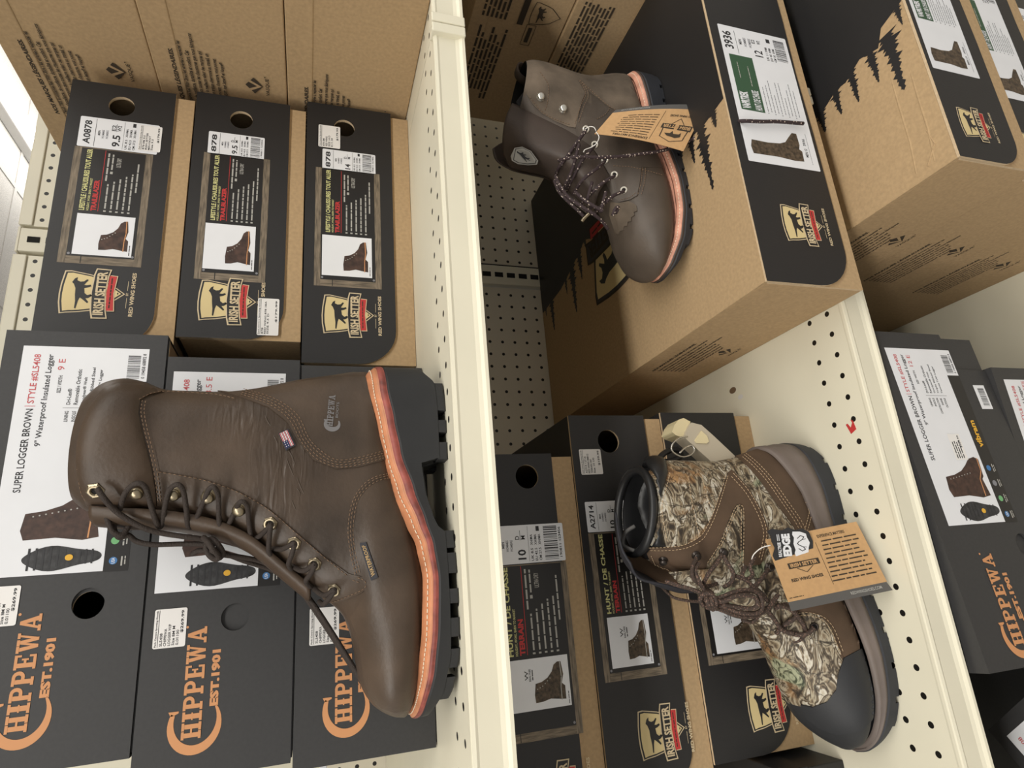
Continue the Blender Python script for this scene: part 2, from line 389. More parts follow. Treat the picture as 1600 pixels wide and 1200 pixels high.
def shelf(x0, x1, z, yf, label, stud=True):
    """deck, raised front ridge, price rail with end cap"""
    L_ = x1 - x0; t = thing('steel_shelf', label, 'shelf', (x0, yf, z)); d = YB - 0.002 - yf
    mb = MB(); mb.box(0, L_, 0.006, d, -0.003, 0, 'deck' if stud else 'cream')
    mb.box(0, L_, 0.010, d, -0.030, -0.0035, 'cream')
    mb.build('deck', t)
    mb = MB()    # front edge: a ridge at the top, the channel face, the lower bead
    prof = [(0.010, 0.0003), (0.008, 0.0007), (0.005, 0.0007), (0.0035, 0.0), (0.0028, -0.0028), (0.0036, -0.0050), (0.0036, -0.0225), (0.0024, -0.0262), (0.0002, -0.0290), (0.0, -0.032), (0.006, -0.032), (0.010, -0.030)]
    n = len(prof)
    mb.add([(x, y, zz) for x in (0, L_) for y, zz in prof], [(i, (i + 1) % n, (i + 1) % n + n, i + n) for i in range(n)] + [tuple(range(n)), tuple(reversed(range(n, 2 * n)))], 'cream')
    mb.build('price_rail', t, smooth=False, bevel=0.0)
    if stud:
        for xe in (0.0, L_):
            s = 1 if xe == 0 else -1
            mb = MB(); mb.box(min(xe, xe + s * 0.012), max(xe, xe + s * 0.012), -0.0030, 0.012, -0.0330, 0.0028, 'cream'); mb.build('end_cap', t, bevel=0.0012)
    return t
YF = 0.4885
sh1 = shelf(-0.66, 0.556, Z1, YF, 'top cream steel shelf carrying the tall dark brown logger boot')
shelf(0.5575, 1.80, Z1, YF, 'top cream steel shelf of the next bay, past the rail joint')
sh2 = shelf(-0.66, 0.5565, Z2, YF - 0.001, 'middle cream steel shelf carrying the camouflage boot')
shelf(0.558, 1.80, Z2, YF - 0.001, 'middle cream steel shelf of the next bay, mostly covered by boxes')
shelf(-0.66, 1.80, Z3, 0.345, 'lowest cream steel shelf under the dark boxes at the frame edge', stud=False)
# two worn bracket holes and a scrap of red tape on the middle shelf
for k, (x, y, r, m, nm, lab) in enumerate(((0.2272, 0.7023, 0.0075, 'dark', 'x', ''), (0.2136, 0.6891, 0.0055, 'greyink', 'x', ''))):
    mb = MB(); pl = Plane(mb, (x - (-0.66), y - (YF - 0.001), 0), (1, 0, 0), (0, 1, 0), (0, 0, 1)); pl.disc(0, 0, r * 1000 * 0.6, M['kraft_in'] if k == 0 else M['grid'], 1, 16, r * 1000)
    mb.build('stud_hole', sh2)
mb = MB(); mb.v = []
base = V(0.1278, 0.5204, 0)
pts = [(-0.006, -0.004), (0.002, -0.0075), (0.006, 0.004), (0.0035, 0.0045), (0.0005, -0.001), (-0.003, 0.004), (-0.0015, 0.008), (-0.0045, 0.006)]
mb.slab([(p[1], p[0]) for p in pts], [], V(0, 0, 0.0006), V(1, 0, 0), V(0, 1, 0), V(0, 0, 1), 0.0005, 'red')
o = mb.build('tape_scrap', loc=(base.x, base.y, Z2 + H)); tag(o, 'scrap of red tape stuck on the middle shelf beside a punched hole', 'tape')

# ================================================================ shoe boxes
def arc(cx, cy, r, a0, a1, n=8): return [(cx + r * math.cos(a0 + (a1 - a0) * k / n), cy + r * math.sin(a0 + (a1 - a0) * k / n)) for k in range(n + 1)]
def circ(cx, cy, r, ry=None, n=24): return [(cx + r * math.cos(2 * PI * k / n), cy + (ry or r) * math.sin(2 * PI * k / n)) for k in range(n)]
T_ = 0.0025
LID = {}
def pine(a, b, ang, L_, w, n=9, rn=random):
    """ragged conifer outline in mm; tip points along ang"""
    ca, sa = math.cos(ang), math.sin(ang); out = []
    for side in (1, -1):
        seq = []
        for k in range(n):
            t = k / n; hw = w * 0.62 * (0.12 + 0.88 * (1 - t)) * rn.uniform(0.7, 1.2)
            seq.append((L_ * (t + 0.02), side * hw)); seq.append((L_ * (t + 0.45 / n), side * hw * 0.42)); seq.append((L_ * (t + 0.75 / n), side * hw * 0.62)); seq.append((L_ * (t + 0.80 / n), side * hw * 0.34))
        seq.append((L_ * 1.0, 0)) if side == 1 else None
        out += seq if side == 1 else list(reversed(seq))
    return [(a + x * ca - y * sa, b + x * sa + y * ca) for x, y in out]

PARA = ["Depuis 1905, la compagnie Red Wing Shoe s'est engagée à respecter les", "valeurs d'excellence, de confiance, durabilité et confort. Cet", "engagement se retrouve dans toutes les chaussures que nous fabriquons", "et la façon dont nous offrons la meilleure valeur des marques qui", "résistent. Que vous soyez un artisan chevronné au travail, un", "chasseur passionné ou un amoureux d'aventure, vous pouvez", "compter sur Red Wing®, WORX®, Irish Setter® et Vasque®"]
def kraft_print(pl, a0, b0, s=1.0, logo=(100, 92), full=True, emblem=None):
    """French house text and the diamond V emblem on a kraft side; a0,b0 = start of the headline"""
    pl.text('NOS MARQUES LÉGENDAIRES.', a0, a0 + 116 * s, b0, b0 + 6.8 * s, 'kraftink', 1, bold=0.03, italic=0.2)
    W_ = [128, 116, 141, 118, 116, 110, 106]
    for k, t in enumerate(PARA):
        b = b0 + (10.5 + 7.0 * k) * s
        if full: pl.text(t, a0 + 2 * s, a0 + W_[k] * s, b, b + 5.6 * s, 'kraftink', 1, bold=0.018, italic=0.15)
        else: pl.small(a0 + 2, a0 + W_[k] * s, b + 2.5, 4.4 * s, 'kraftink', 1, random.Random(k))
    if logo:
        a, b = logo
        if emblem: keep = pl.mb; pl.mb = emblem
        pl.poly([(a - 13, b), (a, b - 10), (a + 13, b), (a, b + 10)], 'kraftink', 1)
        pl.poly([(a - 8.5, b - 4.2), (a - 5.5, b - 6), (a, b + 3.6), (a + 5.5, b - 6), (a + 8.5, b - 4.2), (a, b + 8.6)], 'kraft', 2)
        pl.text('VASQUE', a - 14, a + 14, b + 13, b + 18, 'kraftink', 1, bold=0.0)
        pl.disc(a + 16, b + 13, 0.9, 'kraftink', 1, 8)
        if emblem: pl.mb = keep

def flap_box(label, right, front, zb, W, Hh, D, strip=20, rad=38, hole=None, body_dz=0.0, group=None, rotz=0.0, proud=0.003, dip=0.0, sag=0.0, lidmat='black'):
    """kraft tray with a black lid: the lid's front flap has one rounded lower corner.  Origin: bottom right front corner"""
    t = thing('shoe_box', label, 'shoe box', (right, front, zb), (0, 0, rotz), group)
    h = Hh * 1000; w = W * 1000
    # tray
    mb = MB()
    hl = [circ(-hole[0] / 1000, -hole[1] / 1000, hole[2] / 1000 + 0.001, hole[3] / 1000 + 0.001)] if hole else []
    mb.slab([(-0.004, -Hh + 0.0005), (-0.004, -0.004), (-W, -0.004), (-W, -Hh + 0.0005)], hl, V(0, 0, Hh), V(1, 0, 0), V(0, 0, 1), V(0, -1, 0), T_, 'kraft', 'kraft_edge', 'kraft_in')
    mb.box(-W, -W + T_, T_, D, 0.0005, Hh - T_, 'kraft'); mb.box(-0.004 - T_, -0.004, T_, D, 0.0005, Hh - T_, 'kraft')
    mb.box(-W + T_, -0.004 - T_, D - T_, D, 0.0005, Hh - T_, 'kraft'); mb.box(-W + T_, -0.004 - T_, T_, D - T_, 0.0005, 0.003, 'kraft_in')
    tray = mb.build('tray', t, bevel=0.0008)
    # lid: top sheet and front flap
    mb = MB()
    s = strip / 1000; r = rad / 1000
    loop = [(0, 0), (-W, 0), (-W, -(Hh - s) + r * 1.1 + sag)] + [(x, y) for x, y in arc(-W + r, -(Hh - s) + r, r, PI, 1.5 * PI, 9)]
    loop += [(-W * 0.60, -(Hh - s) - dip * 0.6), (-W * 0.42, -(Hh - s) + dip), (-W * 0.25, -(Hh - s) - dip * 0.4), (0, -(Hh - s))]
    hl = [circ(-hole[0] / 1000, -hole[1] / 1000, hole[2] / 1000, hole[3] / 1000)] if hole else []
    mb.slab(loop, hl, V(0, -proud + 0.0002, Hh), V(1, 0, 0), V(0, 0, 1), V(0, -1, 0), proud, 'black', 'kraft_edge', 'black')
    mb.box(-W, 0, 0.0004, D, Hh - T_, Hh, lidmat)
    pl = Plane(mb, (0, -proud + 0.0002, Hh), (1, 0, 0), (0, 0, -1), (0, -1, 0))
    return t, mb, pl

def frame_label(pl, a0, a1, b0, b1, l=1):
    """weathered wood border round a black specification panel"""
    w = 8.5
    pl.rect(a0, a1, b0, b0 + 7, 'wood', l); pl.rect(a0, a1, b1 - 7, b1, 'wood', l); pl.rect(a0, a0 + w, b0 + 7, b1 - 7, 'woodv', l); pl.rect(a1 - 1, a1, b0 + 7, b1 - 7, 'woodv', l)
    pl.rect(a0 + w, a1 - 1, b0 + 7, b1 - 7, 'panelblack', l)
    pl.rect(a0 + 0.5, a0 + w, b0 + 20, b0 + 20.8, 'panelblack', l + 1)
    for y in (b0 + 9, b1 - 9): pl.disc(a0 + w + 2.6, y, 1.4, 'greyink', l + 1, 8)

def spec_text(pl, aR, aL, b0, b1, line1, line3, camo=False, l=2):
    """the black panel: aL..aR text block, photo further left"""
    h = (b1 - b0) / 62.0
    pl.text(line1, aL, aR, b0 + 4.2 * h + 1, b0 + 9.4 * h + 1, 'yellow', l, bold=0.015)
    pl.text('HOLIDAY, WORK, BARN TO MARKET', aL, aL + (aR - aL) * 0.52, b0 + 12 * h, b0 + 14.6 * h, 'yellow', l)
    pl.text(line3, aL, aL + (aR - aL) * (0.5 if not camo else 0.4), b0 + 16 * h, b0 + 21 * h, 'red', l, bold=0.03)
    pl.rect(aL, aR, b0 + 22.6 * h, b0 + 23.1 * h, 'red', l)
    rn = random.Random(11)
    pl.small(aL + (aR - aL) * 0.5, aR - 3, b0 + 26.5 * h, 2.2 * h, 'paletext', l, rn)
    pl.rect(aL + (aR - aL) * 0.62, aL + (aR - aL) * 0.66, b0 + 29.5 * h, b0 + 32 * h, 'paletext', l); pl.small(aL + (aR - aL) * 0.69, aR - 4, b0 + 30.7 * h, 2.0 * h, 'paletext', l, rn)
    pl.text('ULTRA DRY', aL + (aR - aL) * 0.74, aR - 8, b0 + 34.5 * h, b0 + 39 * h, 'paletext', l)
    for k in range(5):
        b = b0 + (29 + 5.6 * k) * h
        pl.rect(aL, aL + 1.8, b - 1.2 * h, b + 1.2 * h, 'paletext', l); pl.small(aL + 4, aL + (aR - aL) * (0.45 + 0.05 * k), b, 2.0 * h, 'paletext', l, rn)
    pl.small(aL + (aR - aL) * 0.35, aR - 12, b0 + 56 * h, 2.0 * h, 'paletext', l, rn)

def size_label(par, aL, aR, b0, b1, model, size, wid, wid2, org, bar=True, name='size_label'):
    mb = MB(); pl = Plane(mb, org, (1, 0, 0), (0, 0, -1), (0, -1, 0))
    w = aR - aL; h = b1 - b0
    pl.rect(aL, aR, b0, b1, 'white', 1, r=1.5)
    X = lambda u: aL + w * u
    Y = lambda v: b0 + h * v
    pl.text(model, X(0.1), X(0.88), Y(0.06), Y(0.15), 'ink', 2, bold=0.01)
    pl.rect(X(0.04), X(0.96), Y(0.20), Y(0.205), 'ink', 2)
    pl.text('MEN', X(0.42), X(0.58), Y(0.235), Y(0.265), 'ink', 2); pl.text('HOMMES', X(0.33), X(0.62), Y(0.285), Y(0.315), 'greyink', 2); pl.text('HOMBRE', X(0.33), X(0.62), Y(0.335), Y(0.365), 'greyink', 2)
    pl.text(size, X(0.10), X(0.10 + 0.13 * len(size)), Y(0.42), Y(0.52), 'ink', 2, bold=0.01)
    pl.text(wid, X(0.62), X(0.62 + 0.1 * len(wid)), Y(0.40), Y(0.45), 'ink', 2); pl.text(wid2, X(0.62), X(0.62 + 0.1 * len(wid2)), Y(0.47), Y(0.52), 'ink', 2)
    pl.rect(X(0.6), X(0.86), Y(0.458), Y(0.463), 'ink', 2); pl.rect(X(0.04), X(0.96), Y(0.555), Y(0.558), 'ink', 2)
    for k in range(3):
        pl.text(('UK 8.5', 'EU 42.5', 'CM 27.5')[k], X(0.05), X(0.38), Y(0.58 + 0.05 * k), Y(0.61 + 0.05 * k), 'ink', 2); pl.text('XH/MA', X(0.46), X(0.74), Y(0.58 + 0.05 * k), Y(0.61 + 0.05 * k), 'ink', 2)
    pl.rect(X(0.82), X(0.95), Y(0.66), Y(0.70), 'ink', 2)
    if bar: pl.bars(X(0.06), X(0.94), Y(0.75), Y(0.92), 'ink', 2); pl.text('190811 123456', X(0.1), X(0.9), Y(0.935), Y(0.965), 'ink', 2)
    return mb.build(name, par)

def price_sticker(par, aL, aR, b0, b1, price, lines, org, rot=0.0, name='price_sticker', l0=4, corner=False):
    mb = MB(); c, s_ = math.cos(rot), math.sin(rot)
    o = Vector(org); ux = Vector((c, 0, s_)); uy = Vector((s_, 0, -c))
    ctr = o + Vector((1, 0, 0)) * ((aL + aR) / 2000) + Vector((0, 0, -1)) * ((b0 + b1) / 2000)
    w = aR - aL; h = b1 - b0
    pl = Plane(mb, ctr - ux * (w / 2000) - uy * (h / 2000), ux, uy, (0, -1, 0))
    pl.rect(0, w, 0, h, 'sticker', l0, r=1.6)
    pl.text('Park Centre Sporting Goods', 1.2, w - 1.2, h * 0.05, h * 0.12, 'ink', l0 + 1); pl.rect(1, w - 1, h * 0.14, h * 0.155, 'ink', l0 + 1)
    for k, t in enumerate(lines):
        b = h * (0.20 + 0.125 * k); pl.text(t, 1.6, 1.6 + min(w - 3, len(t) * w * 0.055), b, b + h * 0.085, 'ink', l0 + 1)
    pl.text(price, w * 0.36, w * 0.94, h * 0.82, h * 0.92, 'ink', l0 + 1, bold=0.01)
    return mb.build(name, par)

def trail_box(label, right, front, zb, W, Hh, D, model, size, wid, wid2, lab, wood, photo, logo, hole, group, line1='LIFESTYLE / CHAUSSURES TOUT ALLER', line3='TRAILBLAZER', camo=False, **k):
    """logo: rx of shield centre and b of shield centre"""
    t, mb, pl = flap_box(label, right, front, zb, W, Hh, D, hole=hole, group=group, **k)
    frame_label(pl, -wood[1], -wood[0], wood[2], wood[3])
    spec_text(pl, -wood[0] - 2, -photo[0] + 4, wood[2] + 7, wood[3] - 7, line1, line3, camo)
    pl.rect(-photo[1], -photo[0], photo[2], photo[3], 'white', 2)
    dp = photo[1] - photo[0]; dh = photo[3] - photo[2]
    boot_icon(pl, -photo[1] + dp * 0.12, -photo[0] - dp * 0.12, photo[2] + dh * 0.42, photo[3] - dh * 0.08, 'bootcamo' if camo else 'bootprint', 3, 'paletext' if camo else 'copper')
    if camo:
        a = -photo[0] - dp * 0.32; b = photo[2] + dh * 0.30
        pl.stroke([(a - 4, b - 1), (a - 2, b + 2), (a, b - 1), (a + 2, b + 2), (a + 4, b - 1)], 0.8, 'ink', 3); pl.text('REALTREE', a - 6, a + 6, b + 3.4, b + 5.6, 'ink', 3); pl.small(a - 5, a + 5, b + 7.5, 1.4, 'ink', 3, random.Random(1))
    pl.small(-photo[1] + 2, -photo[1] + 14, photo[3] - 2.4, 1.0, 'ink', 3, random.Random(5))
    shield(pl, dx=262 - logo[0], dy=logo[1] - 43)
    LID[t.name] = mb.build('lid', t)
    if lab: size_label(LID[t.name], -lab[1], -lab[0], lab[2], lab[3], model, size, wid, wid2, pl.o, bar=lab[4] if len(lab) > 4 else True)
    return t, pl

YI = 0.670
G1 = 'black-fronted boot boxes stacked on the top shelf'
t, pl = trail_box('black flap box with white A0878 size label, topmost on the top shelf', 0.572, YI, 0.1375, 0.320, 0.1245, 0.37, 'A0878', '9.5', 'E2', 'W2',
    (48, 87.5, 13.5, 91, False), (88, 230, 12, 87.6), (171, 219.5, 23.7, 77.5), (262, 43), (28, 51, 13, 13), G1)
price_sticker(LID[t.name], -84.5, -50, 71.5, 94, '$179.99', ['878 0M 9.5', 'IRISH SETTER', 'MEN 8 BOOT', 'Size 9.5'], pl.o)
t, pl = trail_box('black flap box with size 9.5 D label and price sticker over its shield logo', 0.580, YI, 0.0125, 0.315, 0.1235, 0.37, '878', '9.5', 'D', 'M',
    (54, 85, 16, 77), (84, 247, 12.5, 84), (177, 234, 20, 72), (271, 43), (32, 50, 12.5, 12.5), G1, strip=19)
price_sticker(LID[t.name], -310, -266, 56 + 22, 100, '$179.99', ['878', 'RED WING 878 1BA', 'SIZE 9.5 D'], pl.o)
t, pl = trail_box('black flap box with size 14 label, lowest on the top shelf deck', 0.590, YI, Z1, 0.350, 0.1265, 0.37, '878', '14', 'D', 'M',
    (68, 97, 19, 83), (96, 256, 11.5, 88), (189, 242, 20, 77), (290, 45.5), (33, 45, 12.5, 12.5), G1, strip=23, rad=42)
price_sticker(LID[t.name], -66, -33, 14, 40, '$179.99', ['878 0M', 'RED WING', 'SIZE 14 D', '8.11.18'], pl.o)

# camouflage boot boxes on the middle shelf
G2 = 'black-fronted hunting boot boxes stacked on the middle shelf'
YC = 0.680
HL = 'HUNT / DE CHASSE'
t, pl = trail_box('black flap box with white A2714 label, middle of the hunting boot stack', 0.183, YC, -0.4315, 0.415, 0.1300, 0.375, 'A2714', '10', 'D', 'M',
    (106.5, 142, 9, 80), (143, 303, 9, 87), (237, 290, 20, 72), (359, 66), (33, 51, 14.5, 14.5), G2, HL, 'TERRAIN', True, strip=25, rad=40)
price_sticker(LID[t.name], -74, -43, 9, 38, '$159.99', ['A2714 / 2714', 'RED WING 0MR12', 'TERRAIN WP', 'Size 10 1/0'], pl.o)
t, pl = trail_box('black flap box behind the camouflage boot, lowest of the hunting boot stack', 0.187, YC, Z2, 0.405, 0.1410, 0.375, 'A2714', '9', 'D', 'M',
    (112, 148, 12, 84), (150, 305, 12, 104), (240, 294, 26, 90), (356, 80), (37, 55, 14.5, 14.5), G2, HL, 'TERRAIN', True, strip=27, rad=48)
t, pl = trail_box('black flap box with size 10 D label, topmost of the hunting boot stack', 0.136, YC, -0.3010, 0.415, 0.1260, 0.375, '2714', '10', 'D', 'M',
    (82, 124, 6, 104), (125, 300, 14, 104), (222, 272, 24, 94), (348, 66), (27, 66, 14, 14), G2, HL, 'TERRAIN', True, strip=27, rad=40)

# ---- VAPRTREK boxes: tall boot boxes with a big white label
def tree_top(mb, W, D, Hh, seeds):
    pass
def vapr_box(label, right, front, zb, W, Hh, D, model, size, wid, lab, logo, strip, rad, group, rotz=0.0, full=True, s=0.95):
    t, mb, pl = flap_box(label, right, front, zb, W, Hh, D, strip=strip, rad=rad, group=group, rotz=rotz, dip=0.0012, lidmat='kraft')
    shield(pl, dx=262 - logo[0], dy=logo[1] - 43, s=s)
    lb = MB(); q = Plane(lb, pl.o, (1, 0, 0), (0, 0, -1), (0, -1, 0))
    a0, a1, b0, b1 = lab; w = a1 - a0; h = b1 - b0
    X = lambda u: -a1 + w * u
    Y = lambda v: b0 + h * v
    q.rect(-a1, -a0, b0, b1, 'white', 1, r=1.5)
    q.text(model, X(0.82), X(0.955), Y(0.04), Y(0.17), 'ink', 2, bold=0.01)
    q.rect(X(0.79), X(0.97), Y(0.22), Y(0.225), 'ink', 2)
    q.text('MEN', X(0.87), X(0.91), Y(0.26), Y(0.30), 'ink', 2); q.text('HOMMES', X(0.86), X(0.93), Y(0.33), Y(0.37), 'greyink', 2); q.text('HOMBRE', X(0.86), X(0.93), Y(0.40), Y(0.44), 'greyink', 2)
    q.text(size, X(0.80), X(0.85), Y(0.46), Y(0.58), 'ink', 2); q.text(wid[0], X(0.90), X(0.93), Y(0.45), Y(0.50), 'ink', 2); q.text(wid[1], X(0.90), X(0.93), Y(0.53), Y(0.58), 'ink', 2)
    for k in range(3): q.text(('UK 11', 'EU 45', 'CM 30')[k], X(0.785), X(0.84), Y(0.63 + 0.055 * k), Y(0.665 + 0.055 * k), 'ink', 2); q.text('XH/MA', X(0.85), X(0.89), Y(0.63 + 0.055 * k), Y(0.665 + 0.055 * k), 'ink', 2)
    q.rect(X(0.93), X(0.96), Y(0.68), Y(0.735), 'ink', 2)
    q.bars(X(0.80), X(0.965), Y(0.79), Y(0.95), 'ink', 2)
    q.rect(X(0.365), X(0.775), Y(0.07), Y(0.40), 'green', 2)
    q.text('VAPRTREK', X(0.375), X(0.50), Y(0.09), Y(0.21), 'white', 3, bold=0.03); q.text('HUNT / DE CHASSE', X(0.375), X(0.52), Y(0.27), Y(0.37), 'white', 3, bold=0.01)
    q.small(X(0.6), X(0.72), Y(0.16), 1.2, 'paletext', 3, random.Random(2)); q.small(X(0.55), X(0.70), Y(0.30), 1.4, 'paletext', 3, random.Random(3))
    rn = random.Random(9)
    for k in range(10):
        b = Y(0.45 + 0.05 * k)
        if k % 2 == 0: q.rect(X(0.365), X(0.372), b - 0.7, b + 0.7, 'greyink', 2)
        q.small(X(0.38), X(0.38 + 0.25 * rn.uniform(0.5, 1.0)), b, 1.3, 'greyink', 2, rn)
    tall_boot_icon(q, X(0.05), X(0.25), Y(0.08), Y(0.80), 2)
    q.text('3936', X(0.17), X(0.22), Y(0.84), Y(0.88), 'ink', 2); q.text('MEN 12', X(0.09), X(0.15), Y(0.84), Y(0.88), 'ink', 2); q.small(X(0.04), X(0.26), Y(0.91), 0.8, 'greyink', 2, rn)
    lb.build('size_label', t)
    return t, mb, pl

GB = 'tall boot boxes with green and white labels'
# the wide box under the brown pinked-tongue boot
W_, D_, H_ = 0.498, 0.600, 0.131
t, mb, pl = vapr_box('wide kraft box with forest print and 3936 label, under the brown boot with speckled laces', 0.267 + W_, 0.461, Z2, W_, H_, D_, '3936', '12', ('E2', 'W2'), (155, 350, 12, 112), (424, 62), 15, 46, GB)
# its lid seen from above: kraft, with black forest and the house badge upside down
q = Plane(mb, (-W_, 0, H_), (1, 0, 0), (0, -1, 0), (0, 0, 1))      # a from the left edge, b negative going back
def TP(x, y): return ((x - 267), -(y - 461))
kr = [(0, 0), (60, 0)]
q.rect(0.5, W_ * 1000 - 0.5, -D_ * 1000 + 1, -0.5, 'kraft', 1)
blk = [(500, 461.5), (764, 461.5), (764, 1060), (500, 1060), (505, 960), (520, 900), (540, 840), (520, 800), (498, 750), (500, 700), (505, 640), (492, 590), (500, 540), (496, 500)]
q.poly([TP(*p) for p in blk], 'black', 2)
rn = random.Random(21)
for x, y, L_, w in ((505, 482, 28, 26), (498, 508, 88, 34), (505, 530, 42, 24), (500, 555, 34, 26), (506, 590, 24, 24), (502, 640, 40, 34), (505, 680, 30, 30), (505, 720, 34, 34), (510, 765, 40, 30), (520, 800, 32, 30),
                    (540, 868, 62, 36), (530, 905, 98, 44), (528, 935, 46, 26), (540, 975, 30, 24), (530, 1010, 88, 40), (520, 1042, 34, 26), (545, 840, 20, 26)):
    a, b = TP(x, y); q.poly(pine(a + 4, b, PI, L_ + 4, w * 0.8, 8, rn), 'black', 3)
# inverted badge, upright for someone standing behind the box
r_ = Plane(mb, (-W_ + (506 - 267) / 1000, (760 - 461) / 1000, H_), (0, 1, 0), (1, 0, 0), (0, 0, 1))
shield(r_, dx=262, dy=-74.9, s=2.9, l=5, rw=False, line='kraftink')
# folded front rim, printed the same way
mb.box(-W_, -W_ + 0.232, -0.0004, 0.0100, H_ + 0.0001, H_ + 0.0005, 'kraft')
mb.build('lid', t)
sd = MB(); s_ = Plane(sd, (-W_, D_ - 0.05, H_), (0, -1, 0), (0, 0, -1), (-1, 0, 0))
em = MB(); kraft_print(s_, 270, 26, 0.95, (355, 92), emblem=em); sd.build('side_text', t); em.build('side_emblem', t)

# boxes on the lowest shelf at the right
def upper_right(label, zb, Hh, front, model, tag_side, trees=False, x=0.375):
    W2 = 0.43; D2 = 0.55
    t, mb, pl = vapr_box(label, x + W2, front, zb, W2, Hh, D2, model, '12', ('E2', 'W2'), (W2 * 1000 - 312, W2 * 1000 - 115, 6, 78), (W2 * 1000 - 47, 38), 24, 34, GB, s=0.8)
    q = Plane(mb, (-W2, 0, Hh), (1, 0, 0), (0, -1, 0), (0, 0, 1))
    q.rect(0.5, W2 * 1000 - 0.5, -D2 * 1000 + 1, -0.5, 'kraft', 1)
    if trees:
        U = lambda x, y: ((x - 375), -(y - 364))
        q.poly([U(*p) for p in ((588, 365), (805, 365), (805, 912), (540, 912), (545, 600), (552, 540), (545, 500), (558, 470), (556, 455), (568, 430), (560, 405), (580, 395))], 'black', 2)
        rn = random.Random(5)
        for x, y, L_, w in ((590, 372, 30, 12), (565, 392, 78, 30), (570, 416, 50, 18), (566, 446, 48, 20), (560, 472, 38, 20), (556, 500, 38, 22), (556, 540, 30, 26)):
            a, b = U(x, y); q.poly(pine(a + 4, b, PI, L_ + 4, w, 7, rn), 'black', 3)
        # crushed fold lines along the front of the lid
        for y0, x1 in ((0.018, 0.20), (0.040, 0.215)):
            mb.tube([(-W2 + 0.012, y0 + 0.004, Hh - 0.0012), (-W2 + 0.05, y0, Hh - 0.0008), (-W2 + 0.10, y0 - 0.001, Hh - 0.0008), (-W2 + x1 - 0.07, y0 - 0.002, Hh - 0.0015)], 0.0017, 'kraft', 10)
        mb.tube([(-W2 + 0.012, 0.03, Hh), (-W2 + 0.03, 0.016, Hh), (-W2 + 0.05, 0.020, Hh - 0.0006)], 0.0011, 'kraft', 8)
    mb.build('lid', t)
    sd = MB(); s2 = Plane(sd, (-W2, D2 - 0.1, Hh), (0, -1, 0), (0, 0, -1), (-1, 0, 0)); em = MB(); kraft_print(s2, tag_side, 26, 0.95, (tag_side + 100, 88), full=True, emblem=em); sd.build('side_text', t); em.build('side_emblem', t)
    return t
upper_right('kraft tall-boot box with crumpled forest lid, topmost of the stack in the corner', -0.752, 0.1205, 0.364, '3936', 200, True)
upper_right('kraft tall-boot box, second from the top of the corner stack, label half in frame', -0.880, 0.1275, 0.380, '3936', 205, x=0.377)
upper_right('kraft tall-boot box at the bottom of the corner stack on the lowest shelf', Z3, 0.1495, 0.400, '3936', 200, x=0.379)

# ---- plain kraft boxes
def kraft_box(label, left, front, zb, W, Hh, D, printfn=None, lidband=0.028, group='plain kraft boxes'):
    t = thing('shoe_box', label, 'shoe box', (left, front, zb), group=group)
    mb = MB(); mb.box(0, W, 0, D, 0.0004, Hh - 0.004, 'kraft'); mb.build('tray', t, bevel=0.0015)
    mb = MB(); mb.box(-0.0012, W + 0.0012, -0.0012, D + 0.001, Hh - lidband, Hh - 0.0004, 'kraft')
    mb.build('lid', t, bevel=0.0015)
    mb = MB(); pl = Plane(mb, (0, D, Hh), (0, -1, 0), (0, 0, -1), (-1, 0, 0), 0.0016)
    em = MB()
    if printfn: printfn(pl, em)
    mb.build('side_text', t)
    if em.v: em.build('side_emblem', t)
    return t
GK = 'plain kraft boxes at the end of the top shelf'
for zb, hh, dx, dy, lab in ((0.182, 0.151, 0.602, 0.495, 'kraft box with French text and emblem, topmost of three on the top shelf'),
                           (0.0355, 0.1462, 0.600, 0.495, 'kraft box with French text, middle of three at the end of the top shelf'),
                           (Z1, 0.1502, 0.598, 0.495, 'kraft box with French text, lowest of three, standing on the top shelf deck')):
    off = {0.182: 0, 0.0355: 0, Z1: 0}[zb]
    Dk = 0.36
    def pf(pl, em, zb=zb):
        # distances from the back edge (Y = 0.855)
        y0 = {0.182: 0.767, 0.0355: 0.742, Z1: 0.766}[zb]
        a0 = (0.855 - y0) * 1000; pl.eps = 0.0002; pl.o = pl.o + Vector((-0.0013, 0, 0))
        kraft_print(pl, a0, 19, 1.0, (a0 + 90 if zb > 0.1 else a0 + 78, 108), emblem=em)
    kraft_box(lab, dx, dy, zb, 0.42, hh, Dk, pf, 0.03, GK)
# ---- dark kraft boxes of the middle shelf, beyond the wide box
def pf1(pl, em):
    pl.eps = 0.0002; pl.o = pl.o + Vector((-0.0013, 0, 0)); rn = random.Random(8)
    for k in range(8): pl.small(100 - 6 * (k % 3), 262, 14 + 6.2 * k, 4.4, 'kraftink', 1, rn)
    for k in range(5): pl.small(38, 88 - 3 * k, 28 + 6.2 * k, 4.4, 'kraftink', 1, rn)
def pf2(pl, em):
    pl.eps = 0.0002; pl.o = pl.o + Vector((-0.0013, 0, 0)); rn = random.Random(9)
    for k in range(7): pl.small(68 - (18 if k > 4 else 0), 190 - 12 * (k % 3), 18 + 6.6 * k, 4.6, 'kraftink', 1, rn)
    for k in range(6): pl.small(206, 262, 16 + 6.6 * k, 4.6, 'kraftink', 1, rn)
    pl.mb = em
    c = neg([(x, y) for x, y in SHIELD], 262 + 226, 60, 0.8); pl.stroke(c, 1.0, 'kraftink', 1, True); pl.poly(neg(DOG, 262 + 226, 60, 0.8), 'kraftink', 1); pl.rect(203, 247, 68, 77, 'kraftink', 2)
    pl.stroke([(170, 84), (206, 84), (206, 98), (170, 98)], 0.8, 'kraftink', 1, True); pl.rect(175, 201, 88, 94, 'kraftink', 1)
GM = 'kraft boxes stacked past the wide forest-print box'
